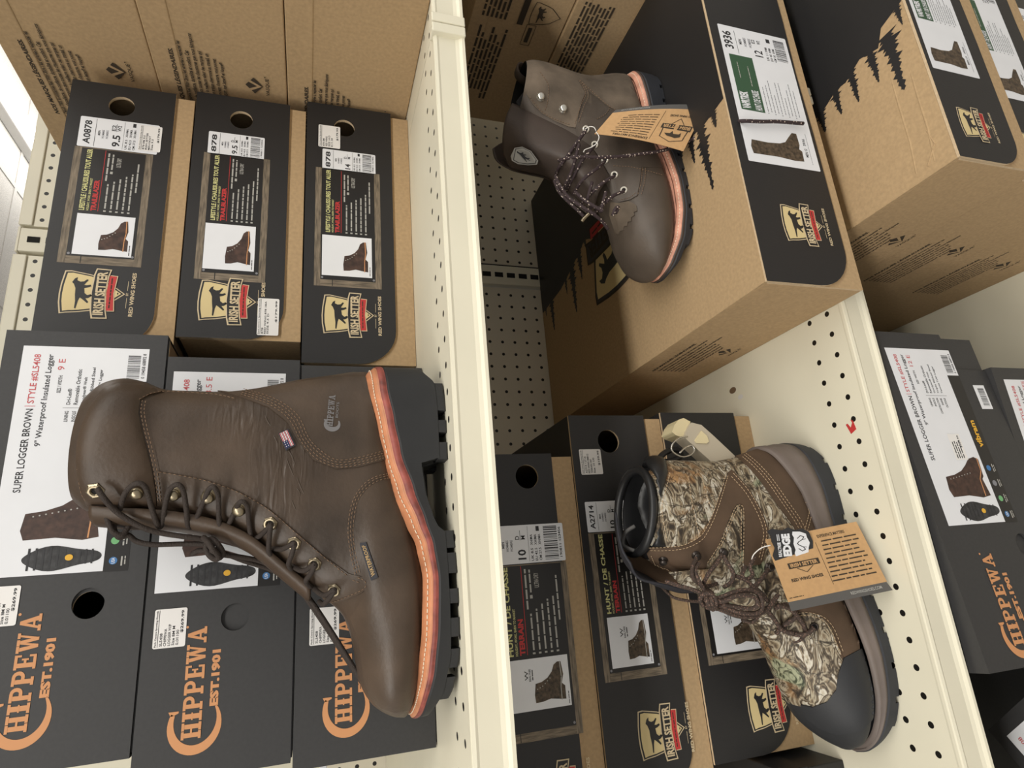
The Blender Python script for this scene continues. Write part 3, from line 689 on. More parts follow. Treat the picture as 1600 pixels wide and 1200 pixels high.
kraft_box('kraft box with dark printed sides, topmost beyond the wide forest-print box', 0.772, 0.495, -0.3485, 0.36, 0.140, 0.358, pf2, 0.026, GM)
kraft_box('kraft box with dark printed side, second in the stack behind the brown boot', 0.770, 0.500, -0.4600, 0.37, 0.1110, 0.352, pf1, 0.022, GM)

# ================================================================ charcoal boxes with the orange slab lettering
def slab_word(pl, a0, a1, b0, b1, word, m, l=2):
    wd = {'I': 0.62, 'H': 1.05, 'P': 0.92, 'E': 0.95, 'W': 1.28, 'A': 1.1}
    tot = sum(wd[c] for c in word) + 0.08 * (len(word) - 1); k = (a1 - a0) / tot; h = b1 - b0; x = a0
    for c in word:
        w = wd[c] * k
        X = lambda u: x + w * u
        Y = lambda v: b0 + h * v
        cnt = [0]
        def R(u0, u1, v0, v1):
            cnt[0] += 1; pl.rect(X(u0), X(u1), Y(v0), Y(v1), m, l + 0.25 * cnt[0])
        s = 0.14
        if c == 'I': R(0.24, 0.76, 0, 1); R(0.0, 1.0, 0, s); R(0.0, 1.0, 1 - s, 1); R(0.12, 0.88, 0.46, 0.54)
        elif c == 'H':
            R(0.10, 0.38, 0, 1); R(0.62, 0.90, 0, 1); R(0.3, 0.7, 0.45, 0.55)
            for u in (0.0, 0.52): R(u, u + 0.48, 0, s); R(u, u + 0.48, 1 - s, 1)
        elif c == 'P':
            R(0.12, 0.42, 0, 1); R(0.0, 0.56, 1 - s, 1); R(0.0, 0.6, 0, s)
            o = [(0.42, 0)] + [(0.60 + 0.38 * math.sin(t), 0.29 - 0.29 * math.cos(t)) for t in [PI * i / 8 for i in range(9)]] + [(0.42, 0.58)]
            i_ = [(0.42, 0.16)] + [(0.58 + 0.14 * math.sin(t), 0.29 - 0.13 * math.cos(t)) for t in [PI * i / 8 for i in range(9)]] + [(0.42, 0.42)]
            n = len(o); pl.mb.add([pl.P(X(u), Y(v), l) for u, v in o + i_], [(j, j + 1, j + 1 + n, j + n) for j in range(n - 1)], m)
        elif c == 'E':
            R(0.12, 0.42, 0, 1); R(0, 0.92, 0, s); R(0, 0.92, 1 - s, 1); R(0.82, 0.96, 0, 0.32); R(0.82, 0.96, 0.68, 1); R(0.4, 0.66, 0.44, 0.56); R(0.60, 0.72, 0.34, 0.66)
        elif c == 'W':
            q = lambda *p: (cnt.__setitem__(0, cnt[0] + 1), pl.poly([(X(u), Y(v)) for u, v in p], m, l + 0.25 * cnt[0]))
            q((0.06, 0.05), (0.26, 0.05), (0.40, 1.0), (0.24, 1.0)); q((0.40, 1.0), (0.28, 1.0), (0.46, 0.05), (0.54, 0.05)); q((0.42, 0.05), (0.60, 0.05), (0.76, 1.0), (0.60, 1.0)); q((0.62, 1.0), (0.74, 1.0), (0.92, 0.05), (0.82, 0.05))
            R(0, 0.34, 0, s); R(0.36, 0.66, 0, s); R(0.72, 1.0, 0, s)
        elif c == 'A':
            q = lambda *p: (cnt.__setitem__(0, cnt[0] + 1), pl.poly([(X(u), Y(v)) for u, v in p], m, l + 0.25 * cnt[0]))
            q((0.42, 0), (0.62, 0), (0.92, 0.95), (0.64, 0.95)); q((0.42, 0), (0.56, 0.1), (0.26, 0.95), (0.12, 0.95)); R(0.26, 0.72, 0.62, 0.72); R(0, 0.36, 1 - s, 1); R(0.54, 1.0, 1 - s, 1)
        x += w + 0.08 * k
def big_c(pl, ca, cb, ra, rb, m, l=2):
    o = []; i_ = []; n = 30
    for k in range(n + 1):
        u = k / n; t = math.radians(-62 - 246 * u)      # from upper right, over the left, to lower right
        th = 1.6 + 5.6 * math.sin(PI * min(1, u * 0.92 + 0.08)) ** 0.9
        o.append((ca + ra * math.cos(t), cb + rb * math.sin(t))); i_.append((ca + (ra - th) * math.cos(t), cb + (rb - th) * math.sin(t)))
    pl.mb.add([pl.P(a, b, l) for a, b in o + i_], [(j, j + 1, j + n + 2, j + n + 1) for j in range(n)], m)
    a, b = o[0]; pl.poly([(a - 1.5, b - 0.6), (a + 1.8, b - 2.2), (a + 1.8, b + 5.5), (a + 0.4, b + 5.5), (a - 1.2, b + 2)], m, l)

def chippewa_box(label, right, front, zb, W, Hh, D, size, group, rotz=0.0, roty=0.0, rotx=0.0, db=0.0, price=None, hole=(244.5, 90, 12.5, 12), body_in=0.0, notch=False, vib=False, labdx=0.0, loop=None, content=True, glyph=True, holetear=False):
    t = thing('shoe_box', label, 'shoe box', (right, front, zb), (rotx, roty, rotz), group)
    Wm = W
    base = MB(); e = 0.0035
    hb = [circ(-hole[0] / 1000 - 0.003, -(hole[1] + db) / 1000, hole[2] / 1000, hole[3] / 1000)] if hole and db == 0 else []
    base.slab([(-e, -Hh), (-e, -e), (-W + e, -e), (-W + e, -Hh)], hb, V(0, 0.0032, Hh), V(1, 0, 0), V(0, 0, 1), V(0, -1, 0), 0.002, 'charcoal', 'kraft_edge', 'kraft_in')
    base.box(-W + e, -W + e + 0.002, 0.0052, D - e, 0, Hh - e, 'charcoal'); base.box(-e - 0.002, -e, 0.0052, D - e, 0, Hh - e, 'charcoal'); base.box(-W + e, -e, D - e - 0.002, D - e, 0, Hh - e, 'charcoal')
    base.box(-W + e, -e, 0.0052, D - e, 0, 0.002, 'kraft_in')
    base.build('base', t)
    mb = MB()
    hz = Hh - 0.0012
    lp = loop or [(0, -hz), (0, 0), (-W, 0), (-W, -hz)]
    hl = [circ(-hole[0] / 1000, -(hole[1] + db) / 1000, hole[2] / 1000, hole[3] / 1000)] if hole else []
    mb.slab(lp, hl, V(0, 0, Hh), V(1, 0, 0), V(0, 0, 1), V(0, -1, 0), 0.0025, 'charcoal', 'charcoal', 'kraft_in')
    mb.box(-W, 0, 0.0025, D, Hh - 0.0025, Hh, 'charcoal')
    mb.box(-W, -W + 0.0025, 0.0025, D, Hh - hz, Hh - 0.0025, 'charcoal')
    zr = Hh - hz if not loop else Hh + min(p[1] for p in loop if p[0] > -0.01)
    mb.box(-0.0025, 0, 0.0025, D, zr, Hh - 0.0025, 'charcoal'); mb.box(-W, 0, D - 0.0025, D, Hh - hz, Hh, 'charcoal')
    pl = Plane(mb, (0, 0, Hh), (1, 0, 0), (0, 0, -1), (0, -1, 0))
    if glyph:
        o = 16 + db
        slab_word(pl, -336.5 + labdx, -249.5 + labdx, 36.8 + o - 9, 51.6 + o - 9, 'HIPPEWA', 'copper')
        big_c(pl, -326.5 + labdx, 46.5 + o - 9, 22, 20.5, 'copper')
        pl.text('EST.1901', -313.5 + labdx, -269.4 + labdx, 56.8 + o - 9, 63.8 + o - 9, 'copper', 2, bold=0.045)
        pl.disc(-249 + labdx, 36 + o - 9, 1.1, 'copper', 2, 8)
    lid = LID[t.name] = mb.build('lid', t, bevel=0.0009)
    if content:
        lb = MB(); q = Plane(lb, pl.o, (1, 0, 0), (0, 0, -1), (0, -1, 0)); d = db; dx = labdx
        q.poly([(-219 + dx, 15 + d), (-219 + dx, 98 + d), (-48 + dx, 98 + d), (-48 + dx, 116.5 + d), (-15 + dx, 116.5 + d), (-15 + dx, 15 + d)], 'white', 1)
        q.rect(-220 + dx, -48 + dx, 98 + d, 117 + d, 'panelblack', 1)
        q.text('SUPER LOGGER BROWN', -149.6 + dx, -75 + dx, 24.3 + d, 30 + d, 'greyink' if False else 'ink', 2, bold=0.0)
        q.rect(-72.8 + dx, -72.3 + dx, 23 + d, 31 + d, 'redink', 2)
        q.text('STYLE #SL5408', -70 + dx, -23 + dx, 24.3 + d, 30 + d, 'redink', 2, bold=0.0)
        q.text('9" Waterproof Insulated Logger', -109.3 + dx, -22.8 + dx, 34.4 + d, 40.6 + d, 'ink', 2, bold=0.0)
        q.text('SIZE / WIDTH:', -60 + dx, -43 + dx, 45.5 + d, 48.6 + d, 'ink', 2); q.text(size, -38 + dx, (-38 + 3.6 * len(size)) + dx, 43.8 + d, 49.2 + d, 'redink', 2, bold=-0.01)
        for k, (u, v) in enumerate((('LINING', 'Dri-Lex®'), ('INSOLE', 'Removable Orthotic'), ('CONSTRUCTION', 'Goodyear® Welt'), ('SHANK', 'Triple Ribbed Steel'), ('OUTSOLE', 'Tacoma Tc4+ Logger'))):
            b = 54 + 5.8 * k + d
            q.text(u, -87 - 1.5 * (len(u) - 6) + dx, -77 + dx, b, b + 3, 'ink', 2); q.text(v, -71 + dx, -71 + 1.9 * len(v) + dx, b, b + 3.4, 'ink', 2)
        q.rect(-74.2 + dx, -73.8 + dx, 52 + d, 84 + d, 'greyink', 2)
        q.bars(-45 + dx, -22 + dx, 99.5 + d, 110 + d, 'ink', 2, seed=len(size)); q.text('0 19458 68892 8', -45 + dx, -20 + dx, 111.5 + d, 114.5 + d, 'ink', 2)
        # printed boot: shaft leaning back, toe to the right
        P = [(-190, 37), (-182, 34), (-168, 36), (-166, 50), (-162, 62), (-156, 71), (-149, 79), (-147, 88), (-150, 94), (-169, 92), (-172, 89), (-190, 92), (-192, 80), (-189, 60)]
        q.poly([(a + dx, b + d) for a, b in P], 'bootprint', 2); q.stroke([(-190 + dx, 84 + d), (-172 + dx, 85 + d), (-163 + dx, 91 + d), (-149 + dx, 92 + d)], 1.2, 'copper', 3)
        for k in range(8): q.disc(-170.5 + k * 0.8 + dx, 42 + 4.5 * k + d, 0.7, 'paletext', 3, 6)
        so = MB(); so_pl = q
        # outsole, heel down (turned a quarter)
        P = []
        for k in range(40):
            u = 2 * PI * k / 40; x = math.cos(u); y = math.sin(u); w = 0.82 + 0.18 * math.cos(3.4 * (x + 0.4))
            P.append((-206 + dx + y * 11 * w, 67 + d + x * 29))
        q.poly(P, 'soleprint', 2)
        for k in range(6): q.rect(-215 + dx + (k > 3) * 2, -197 + dx - (k > 3) * 2, 42 + 5.2 * k + d, 43.6 + 5.2 * k + d, 'ink', 3)
        for k in range(3): q.rect(-212 + dx, -200 + dx, 79 + 4.6 * k + d, 80.4 + 4.6 * k + d, 'ink', 3)
        q.disc(-206 + dx, 72 + d, 2.6, 'vibram', 4, 14, 3.0)
        # badge strip
        for k, m_ in enumerate(('blue', 'greenlogo', 'greyink', 'blue')):
            a = -211 + 17 * k + dx; q.disc(a, 105 + d, 3.2, m_, 2, 14); q.small(a - 4.5, a + 4.5, 111.5 + d, 1.6, 'paletext', 2, random.Random(k)); q.small(a - 3.5, a + 3.5, 114 + d, 1.2, 'paletext', 2, random.Random(k + 9))
            if k == 0: q.text('USA', a - 2.4, a + 2.4, 103.6 + d, 106.4 + d, 'white', 3)
        if vib: q.text('vibram', -136 + dx, -104 + dx, 103 + d, 111 + d, 'vibram', 3, bold=0.02)
        lb.build('style_label', lid)
    if price: price_sticker(lid, price[0], price[1], price[2], price[3], '$269.99', price[4], pl.o, name='price_sticker', l0=4)
    return t, pl

GCH = 'charcoal logger boot boxes stacked on the top shelf'
PL_ = ['SL5408', 'CHIPPEWA', 'LOGGER W/P', 'Size 8M M', '0.01100']
chippewa_box('charcoal box with size 9 E label, topmost of the stack behind the tall logger boot', 0.251, 0.630, 0.1335, 0.366, 0.1325, 0.33, '9 E', GCH, price=(-257, -226, 15, 41, PL_))
chippewa_box('charcoal box with closed grey finger hole, middle of the stack behind the tall logger boot', 0.229, 0.630, 0.0110, 0.366, 0.1220, 0.33, '8.5 E', GCH, db=-9, price=(-264, -232.5, 8, 33, PL_), hole=(244, 80.5, 11.5, 11.5))
t, pl = chippewa_box('charcoal box with lettering partly hidden by the boot toe, lowest of the charcoal stack', 0.224, 0.631, Z1, 0.368, 0.1255, 0.33, '8 E', GCH, db=-9, price=(-270, -238, 12, 38, PL_), hole=None)

# stack of the same make on the lowest shelf
GCL = 'charcoal logger boot boxes on the lowest shelf'
YL = 0.48
notch = [(-0.362, -0.166), (-0.047, -0.166), (-0.046, -0.120), (0, -0.112), (0, 0), (-0.362, 0)]
t, pl = chippewa_box('charcoal box with 12 E label and torn finger hole, upper one on the lowest shelf', 0.237, 0.500, -0.7765, 0.362, 0.166, 0.36, '12 E', GCL, rotz=math.radians(4.6), loop=notch, labdx=-6, db=1, hole=(250, 112, 12, 10), glyph=True, vib=True)
mb = MB(); q = Plane(mb, pl.o, (1, 0, 0), (0, 0, -1), (0, -1, 0)); q.rect(-96, -66, 134, 152, 'white', 2); q.bars(-92, -70, 139, 149, 'ink', 3); mb.build('barcode_sticker', LID[t.name])
mb = MB(); q = Plane(mb, pl.o, (1, 0, 0), (0, 0, -1), (0, -1, 0)); q.rect(-156, -126, 62, 80, 'sticker', 3); rn = random.Random(3)
for k in range(4): q.small(-154, -134, 65.5 + 3.2 * k, 1.8, 'ink', 4, rn)
q.text('$269.99', -142, -128, 75, 78, 'ink', 4); mb.build('price_sticker', LID[t.name])
chippewa_box('charcoal box with 14 EEE label, under the torn-hole box at the frame edge', 0.193, 0.490, -0.9035, 0.322, 0.1255, 0.36, '14 EEE', GCL, roty=math.radians(0), hole=None)
chippewa_box('charcoal box resting on the lowest shelf deck under the 14 EEE box', 0.196, 0.494, Z3, 0.322, 0.1255, 0.36, '13 E', GCL, hole=None)
t, pl = chippewa_box('charcoal box standing on end and askew, label facing up, in the lower right corner', -0.143, 0.5256, -0.785, 0.36, 0.13, 0.243, '5 E', GCL, rotx=math.radians(-90), rotz=math.radians(38.5), hole=None, glyph=True)
chippewa_box('added dark box filling the shaded gap behind the askew box on the lowest shelf', -0.168, 0.670, Z3, 0.36, 0.34, 0.30, '7 E', GCL, hole=None, content=False, glyph=False)  # dark box added to stand for the black shadow over the deck
# corner of a low black box beside the hunting boot stack
t = thing('shoe_box', 'low black box at the bottom edge of the photo, left of the hunting boot stack', 'shoe box', (-0.226, 0.640, Z2))
mb = MB(); mb.box(-0.30, 0, 0, 0.33, 0.0, 0.05, 'black'); mb.build('tray', t, bevel=0.0012)
mb = MB(); mb.box(-0.302, 0.002, -0.002, 0.332, 0.051, 0.085, 'black'); mb.build('lid', t, bevel=0.0012)

# ================================================================ boots
def cr(P, n):
    """Catmull-Rom through tuples P, n steps per span"""
    out = []; k = len(P)
    for i in range(k - 1):
        p0, p1, p2, p3 = P[max(0, i - 1)], P[i], P[i + 1], P[min(k - 1, i + 2)]
        for j in range(n):
            t = j / n
            out.append(tuple(0.5 * ((2 * b) + (c - a) * t + (2 * a - 5 * b + 4 * c - d) * t * t + (3 * b - a - 3 * c + d) * t ** 3) for a, b, c, d in zip(p0, p1, p2, p3)))
    out.append(tuple(P[-1])); return out
def sight(px, py):
    """unit direction from the eye through a point of the picture plane, used to measure where a seam or eyelet sits on a surface"""
    return (right * ((px - 800) / 959.44) + down * ((py - 600) / 959.44) + fwd).normalized()
def at(px, py, Y):
    d = sight(px, py); return d * (Y / d.y)

class Boot:
    def __init__(s, name, label, org, yaw=0.0, group=None, cat='boot'):
        s.org = Vector(org); s.R = Matrix.Rotation(yaw, 3, 'Z'); s.Ri = s.R.transposed()
        s.t = thing(name, label, cat, org, (0, 0, yaw), group)
        s.eye = s.Ri @ (-s.org)
    def loc(s, p): return s.Ri @ (Vector(p) - s.org)
    def at(s, px, py, Y): return s.loc(at(px, py, Y))
    def dir(s, px, py): return s.Ri @ sight(px, py)
    def body(s, keys, mats, n=96, sub=6, wr=None, matfn=None, name='upper', wrinkle=0.0):
        rings = cr([tuple(float(v) for v in k) for k in keys], sub); vs = []; fs = []; rn = random.Random(2)
        for R in rings:
            ax, az, bx, bz, w, pa, pb = R[:7]; cy = R[7] if len(R) > 7 else 0
            for j in range(n):
                th = 2 * PI * j / n; c = -math.cos(th); sn = math.sin(th)
                u = abs(c); p = pa if c < 0 else pb
                p = p + (1.0 - p) * 0.0
                tt = math.copysign(abs(sn) ** p, sn)
                x = (ax + bx) / 2 + (bx - ax) / 2 * c; z = (az + bz) / 2 + (bz - az) / 2 * c
                vs.append((x / 1000, (-w * tt + cy) / 1000, z / 1000))
        m = len(rings)
        for i in range(m - 1):
            for j in range(n): fs.append((i * n + j, i * n + (j + 1) % n, (i + 1) * n + (j + 1) % n, (i + 1) * n + j))
        fs.append(tuple((m - 1) * n + j for j in range(n)))
        mb = MB(); mb.add(vs, fs, mats); s.up = mb.build(name, s.t, smooth=True)
        s.bvh = BVHTree.FromPolygons([Vector(v) for v in vs], fs)
        s.rings = rings; s.n = n; s.vs = vs
        return s.up
    def paint(s, test, m):
        me = s.up.data; me.materials.append(M[m]); k = len(me.materials) - 1
        for q in me.polygons:
            c = q.center
            if test(c.x * 1000, c.y * 1000, c.z * 1000): q.material_index = k
    def hit(s, px, py, ctr=None):
        d = s.dir(px, py); h = s.bvh.ray_cast(s.eye, d)
        if h[0] is None:
            lo, hi = 0.0, 1.0; c = ctr or s.ctr; best = None
            for k in range(40):
                t = (k + 1) / 40; q = (px + (c[0] - px) * t, py + (c[1] - py) * t); h = s.bvh.ray_cast(s.eye, s.dir(*q))
                if h[0] is not None: break
            if h[0] is None:
                h = s.bvh.find_nearest(s.eye + d * 0.7)
        p, nrm = h[0], h[1]
        if nrm.dot(s.eye - p) < 0: nrm = -nrm
        return p, nrm
    def on(s, pts, off=0.0): 
        out = []
        for p in pts:
            a, b = s.hit(p[0], p[1]); out.append(a + b * (off + (p[2] if len(p) > 2 else 0)))
        return out
    def panel(s, name, poly, m, th=0.0012, step=7, label=None, puff=0.0, smooth=True):
        poly = [(float(a), float(b)) for a, b in poly]
        # resample the outline
        P = []
        k = len(poly)
        for i in range(k):
            a, b = poly[i], poly[(i + 1) % k]; d = math.hypot(b[0] - a[0], b[1] - a[1]); q = max(1, int(d / (step * 0.7)))
            P += [(a[0] + (b[0] - a[0]) * j / q, a[1] + (b[1] - a[1]) * j / q) for j in range(q)]
        c = (sum(p[0] for p in P) / len(P), sum(p[1] for p in P) / len(P))
        def inside(x, y):
            r = False; j = len(P) - 1
            for i in range(len(P)):
                if (P[i][1] > y) != (P[j][1] > y) and x < (P[j][0] - P[i][0]) * (y - P[i][1]) / (P[j][1] - P[i][1]) + P[i][0]: r = not r
                j = i
            return r
        def edged(x, y):
            best = 1e9
            for i in range(len(P)):
                ax, ay = P[i]; best = min(best, (ax - x) ** 2 + (ay - y) ** 2)
            return math.sqrt(best)
        G = []
        x0 = min(p[0] for p in P); x1 = max(p[0] for p in P); y0 = min(p[1] for p in P); y1 = max(p[1] for p in P)
        y = y0; r = 0
        while y < y1:
            x = x0 + (step / 2 if r % 2 else 0)
            while x < x1:
                if inside(x, y) and edged(x, y) > step * 0.55: G.append((x, y))
                x += step
            y += step * 0.87; r += 1
        nb = len(P)
        res = delaunay_2d_cdt([Vector(p) for p in P + G], [(i, (i + 1) % nb) for i in range(nb)], [], 1, 1e-5)
        co = res[0]; tris = res[2]; inv = res[3]
        hs = [s.hit(v[0], v[1], c) for v in co]
        top = []
        for v, (p, nn) in zip(co, hs):
            e = min(1.0, edged(v[0], v[1]) / (step * 4)); top.append(p + nn * (th + puff * math.sqrt(1 - (1 - e) ** 2)))
        mb = MB(); mb.add(top, tris, m)
        # skirt
        idx = {}
        for i, ids in enumerate(inv):
            for q in ids:
                if q < nb: idx[q] = i
        loop = [idx[q] for q in range(nb) if q in idx]
        kk = len(loop)
        vs = [top[i] for i in loop] + [hs[i][0] - hs[i][1] * 0.0008 for i in loop]
        mb.add(vs, [(i, (i + 1) % kk, (i + 1) % kk + kk, i + kk) for i in range(kk)], m)
        o = mb.build(name, s.t, smooth=smooth)
        if smooth:
            bm = bmesh.new(); bm.from_mesh(o.data); bmesh.ops.recalc_face_normals(bm, faces=bm.faces); bm.to_mesh(o.data); bm.free()
            for p in o.data.polygons: p.use_smooth = p.index < len(tris)
        if label: o['label'] = label
        return o
    def stitch(s, lines, m, name='stitching', d=0.0024, gap=0.0012, r=0.00035, off=0.0016):
        for ln in lines:
            mb = MB()
            P = cr([(float(a), float(b)) for a, b in ln], 8); Q = s.on(P, off)
            # walk
            acc = 0; seg = []; pos = 0.0; per = d + gap
            L_ = [0.0]
            for a, b in zip(Q, Q[1:]): L_.append(L_[-1] + (b - a).length)
            def pt(t):
                for i in range(len(Q) - 1):
                    if L_[i + 1] >= t: return Q[i].lerp(Q[i + 1], (t - L_[i]) / max(1e-9, L_[i + 1] - L_[i]))
                return Q[-1]
            t = 0.0
            while t + d < L_[-1]:
                a, c, b = pt(t), pt(t + d / 2), pt(t + d)
                if (b - a).length < d * 2: mb.tube([a, c, b], [r * 0.6, r, r * 0.6], m, 5)
                t += per
            if mb.v: mb.build(name, s.up, smooth=True)
    def lace(s, name, pts, m, r=0.0016, sub=6, on=True, off=0.002, n=8, lab=None):
        """pts: (px,py,lift) on the surface, or (px,py,None,Y) in free air"""
        Q = []
        for p in pts:
            if len(p) == 4: Q.append(tuple(s.at(p[0], p[1], p[3])))
            else:
                a, b = s.hit(p[0], p[1]); Q.append(tuple(a + b * (off + (p[2] if len(p) > 2 else 0))))
        mb = MB(); mb.tube(cr(Q, sub), r, m, n); o = mb.build(name, s.t, smooth=True)
        if lab: o['label'] = lab
        return o

def edge_line(s): pass
def sole_set(bt, plan, ztop, zlow, zbot, notches, mats, heel_x=None, arch=None, lip=3.0, wl=6.0, rim=True, lugw=16, notch_d=8.0, welt=True, names=('welt', 'midsole', 'outsole'), toeup=None):
    """plan: (x, half width, centre y); the three z tables are functions of x, all in mm"""
    def tab(T):
        T = sorted(T)
        def f(x):
            if x <= T[0][0]: return T[0][1]
            for a, b in zip(T, T[1:]):
                if x <= b[0]:
                    u = (x - a[0]) / (b[0] - a[0]); u = u * u * (3 - 2 * u) * 0.5 + u * 0.5; return a[1] + (b[1] - a[1]) * u
            return T[-1][1]
        return f
    zt, zl, zb = tab(ztop), tab(zlow), tab(zbot)
    st = cr([tuple(map(float, p)) for p in plan], 8)
    # closed outline: near side toe->heel then far side back, with extra offset o
    def outline(o):
        N_ = [(x, c - h) for x, h, c in st]; F_ = [(x, c + h) for x, h, c in st]
        P = N_ + list(reversed(F_[1:-1]))
        k = len(P); out = []
        for i in range(k):
            a, b = P[(i - 1) % k], P[(i + 1) % k]; dx, dy = b[0] - a[0], b[1] - a[1]; d = math.hypot(dx, dy) or 1
            nx, ny = dy / d, -dx / d
            out.append((P[i][0] + nx * o, P[i][1] + ny * o))
        return out
    def band(name, prof, m, cap=True, smooth=True):
        """prof: list of (outward offset, z function)"""
        O = [outline(o) for o, _ in prof]; k = len(O[0]); vs = []
        for (o, zf), ring in zip(prof, O): vs += [(x / 1000, y / 1000, zf(x) / 1000) for x, y in ring]
        fs = [(i * k + j, i * k + (j + 1) % k, (i + 1) * k + (j + 1) % k, (i + 1) * k + j) for i in range(len(prof) - 1) for j in range(k)]
        h = k // 2
        def capf(base, flip):
            out = []
            for j in range(0, len(st) - 1):
                a, b = base + j, base + j + 1; c = base + (k - j) % k; d = base + (k - j - 1) % k
                q = [a, b, d, c]; q = [v for i_, v in enumerate(q) if v not in q[:i_]]
                if len(q) > 2: out.append(tuple(reversed(q)) if flip else tuple(q))
            return out
        if cap: fs += capf(0, False) + capf((len(prof) - 1) * k, True)
        mb = MB(); mb.add(vs, fs, m); o = mb.build(name, bt.t, smooth=smooth)
        return o
    if welt:
        wo = band(names[0], [(-9, lambda x: zt(x) - 1.0), (-5, lambda x: zt(x) + 0.6), (lip - 1.2, lambda x: zt(x) * 0.45 + zl(x) * 0.55 + 1.2), (lip, lambda x: zt(x) * 0.45 + zl(x) * 0.55), (lip - 0.6, lambda x: zt(x) * 0.40 + zl(x) * 0.60 - 0.4)], mats[0])
        band(names[1], [(lip - 2.2, lambda x: zt(x) * 0.40 + zl(x) * 0.60), (lip + 0.6, lambda x: zt(x) * 0.36 + zl(x) * 0.64), (lip + 1.0, lambda x: zl(x) + 0.8), (lip + 0.2, lambda x: zl(x) - 0.3)], mats[1])
        # welt stitching
        mb = MB(); ring = outline(lip - 3.0); k = len(ring)
        pts = [Vector((x / 1000, y / 1000, (zt(x) * 0.62 + zl(x) * 0.38 + 1.3) / 1000)) for x, y in ring]
        for a, b in zip(pts, pts[1:]):
            L_ = (b - a).length; c = max(1, round(L_ / 0.0042))
            for q in range(c):
                p0 = a.lerp(b, (q + 0.1) / c); p1 = a.lerp(b, (q + 0.8) / c); mb.tube([p0, p1], 0.0005, mats[3], 5)
        mb.build('welt_stitching', wo, smooth=True)
    core = 0
    outs = band(names[2], [(-4 if welt else 0, lambda x: zl(x)), (lip - 0.5, lambda x: zl(x) - 0.1), (lip + 0.8, lambda x: zl(x) - 2.0), (lip + 0.2, lambda x: max(zb(x) + notch_d, min(zl(x) - 3, zb(x) + notch_d))), (-lugw, lambda x: zb(x) + notch_d + 0.3), (-lugw - 2, lambda x: zb(x) + 3.0)], mats[2], smooth=False)
    # lugs along both edges
    edges = sorted(notches); xs = [edges[i] for i in range(len(edges))]
    for (xa, xb) in xs:
        for sd in (-1, 1):
            mb = MB(); stn = 5; O = []
            for q in range(stn):
                x = xa + (xb - xa) * q / (stn - 1)
                # half width at x
                h = c = None
                for a, b in zip(st, st[1:]):
                    lo, hi = min(a[0], b[0]), max(a[0], b[0])
                    if lo <= x <= hi:
                        u = (x - a[0]) / ((b[0] - a[0]) or 1); h = a[1] + (b[1] - a[1]) * u; c = a[2] + (b[2] - a[2]) * u; break
                if h is None: h, c = 4.0, 0.0
                yo = c + sd * (h + lip * 0.9); yo2 = c + sd * (h + lip * 0.9 - 1.2); yi = c + sd * max(0, h - lugw)
                zb_ = zb(x); O.append([(x, yo, zb_ + notch_d + 1.5), (x, yo, zb_ + 1.5), (x, yo2, zb_), (x, yi, zb_), (x, yi, zb_ + notch_d + 1.5)])
            n5 = 5; vs = [(a / 1000, b / 1000, c_ / 1000) for ring in O for a, b, c_ in ring]
            fs = [(i * n5 + j, i * n5 + (j + 1) % n5, (i + 1) * n5 + (j + 1) % n5, (i + 1) * n5 + j) for i in range(stn - 1) for j in range(n5)] + [tuple(range(n5)), tuple((stn - 1) * n5 + j for j in range(n5))]
            mb.add(vs, fs, mats[2]); mb.build('lug', outs)
    return outline, zt, zl, zb

def eyelet(bt, px, py, m, name='eyelet', r=0.0042, ri=0.0022, hexa=False, off=0.0014):
    p, n = bt.hit(px, py); mb = MB(); c = p + n * off
    mb.lathe(c, n, [(ri, -0.0005), (ri, 0.0006), (ri + 0.0006, 0.0012), (r * 0.8, 0.0012), (r, 0.0004), (r, -0.0006)], m, 6 if hexa else 18)
    if hexa: mb.lathe(c, n, [(ri * 0.9, 0.0006), (ri * 1.15, 0.0017), (ri * 1.5, 0.0017), (ri * 1.7, 0.0008)], m, 18)
    mb.lathe(c, n, [(ri + 0.0001, 0.0001), (0.00001, 0.0)], 'dark', 14)
    return mb.build(name, bt.t, smooth=not hexa)
def stud(bt, px, py, m, name='hook', r=0.0042, h=0.005, off=0.001):
    p, n = bt.hit(px, py); mb = MB(); c = p + n * off
    mb.lathe(c, n, [(r * 1.12, 0), (r * 1.12, 0.0007), (r * 0.55, 0.001), (r * 0.5, h * 0.45), (r * 0.92, h * 0.55), (r, h * 0.72), (r * 0.8, h * 0.92), (r * 0.4, h), (0.00001, h * 1.02)], m, 18)
    return mb.build(name, bt.t, smooth=True)
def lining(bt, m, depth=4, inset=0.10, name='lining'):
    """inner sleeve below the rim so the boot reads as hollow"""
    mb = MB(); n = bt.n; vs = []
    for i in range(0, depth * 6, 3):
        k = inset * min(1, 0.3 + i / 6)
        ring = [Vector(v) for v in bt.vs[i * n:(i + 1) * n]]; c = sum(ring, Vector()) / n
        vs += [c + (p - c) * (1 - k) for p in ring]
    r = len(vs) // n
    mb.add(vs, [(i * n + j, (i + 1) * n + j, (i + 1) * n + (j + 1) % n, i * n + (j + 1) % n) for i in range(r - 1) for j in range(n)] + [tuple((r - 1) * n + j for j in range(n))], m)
    return mb.build(name, bt.t, smooth=True)

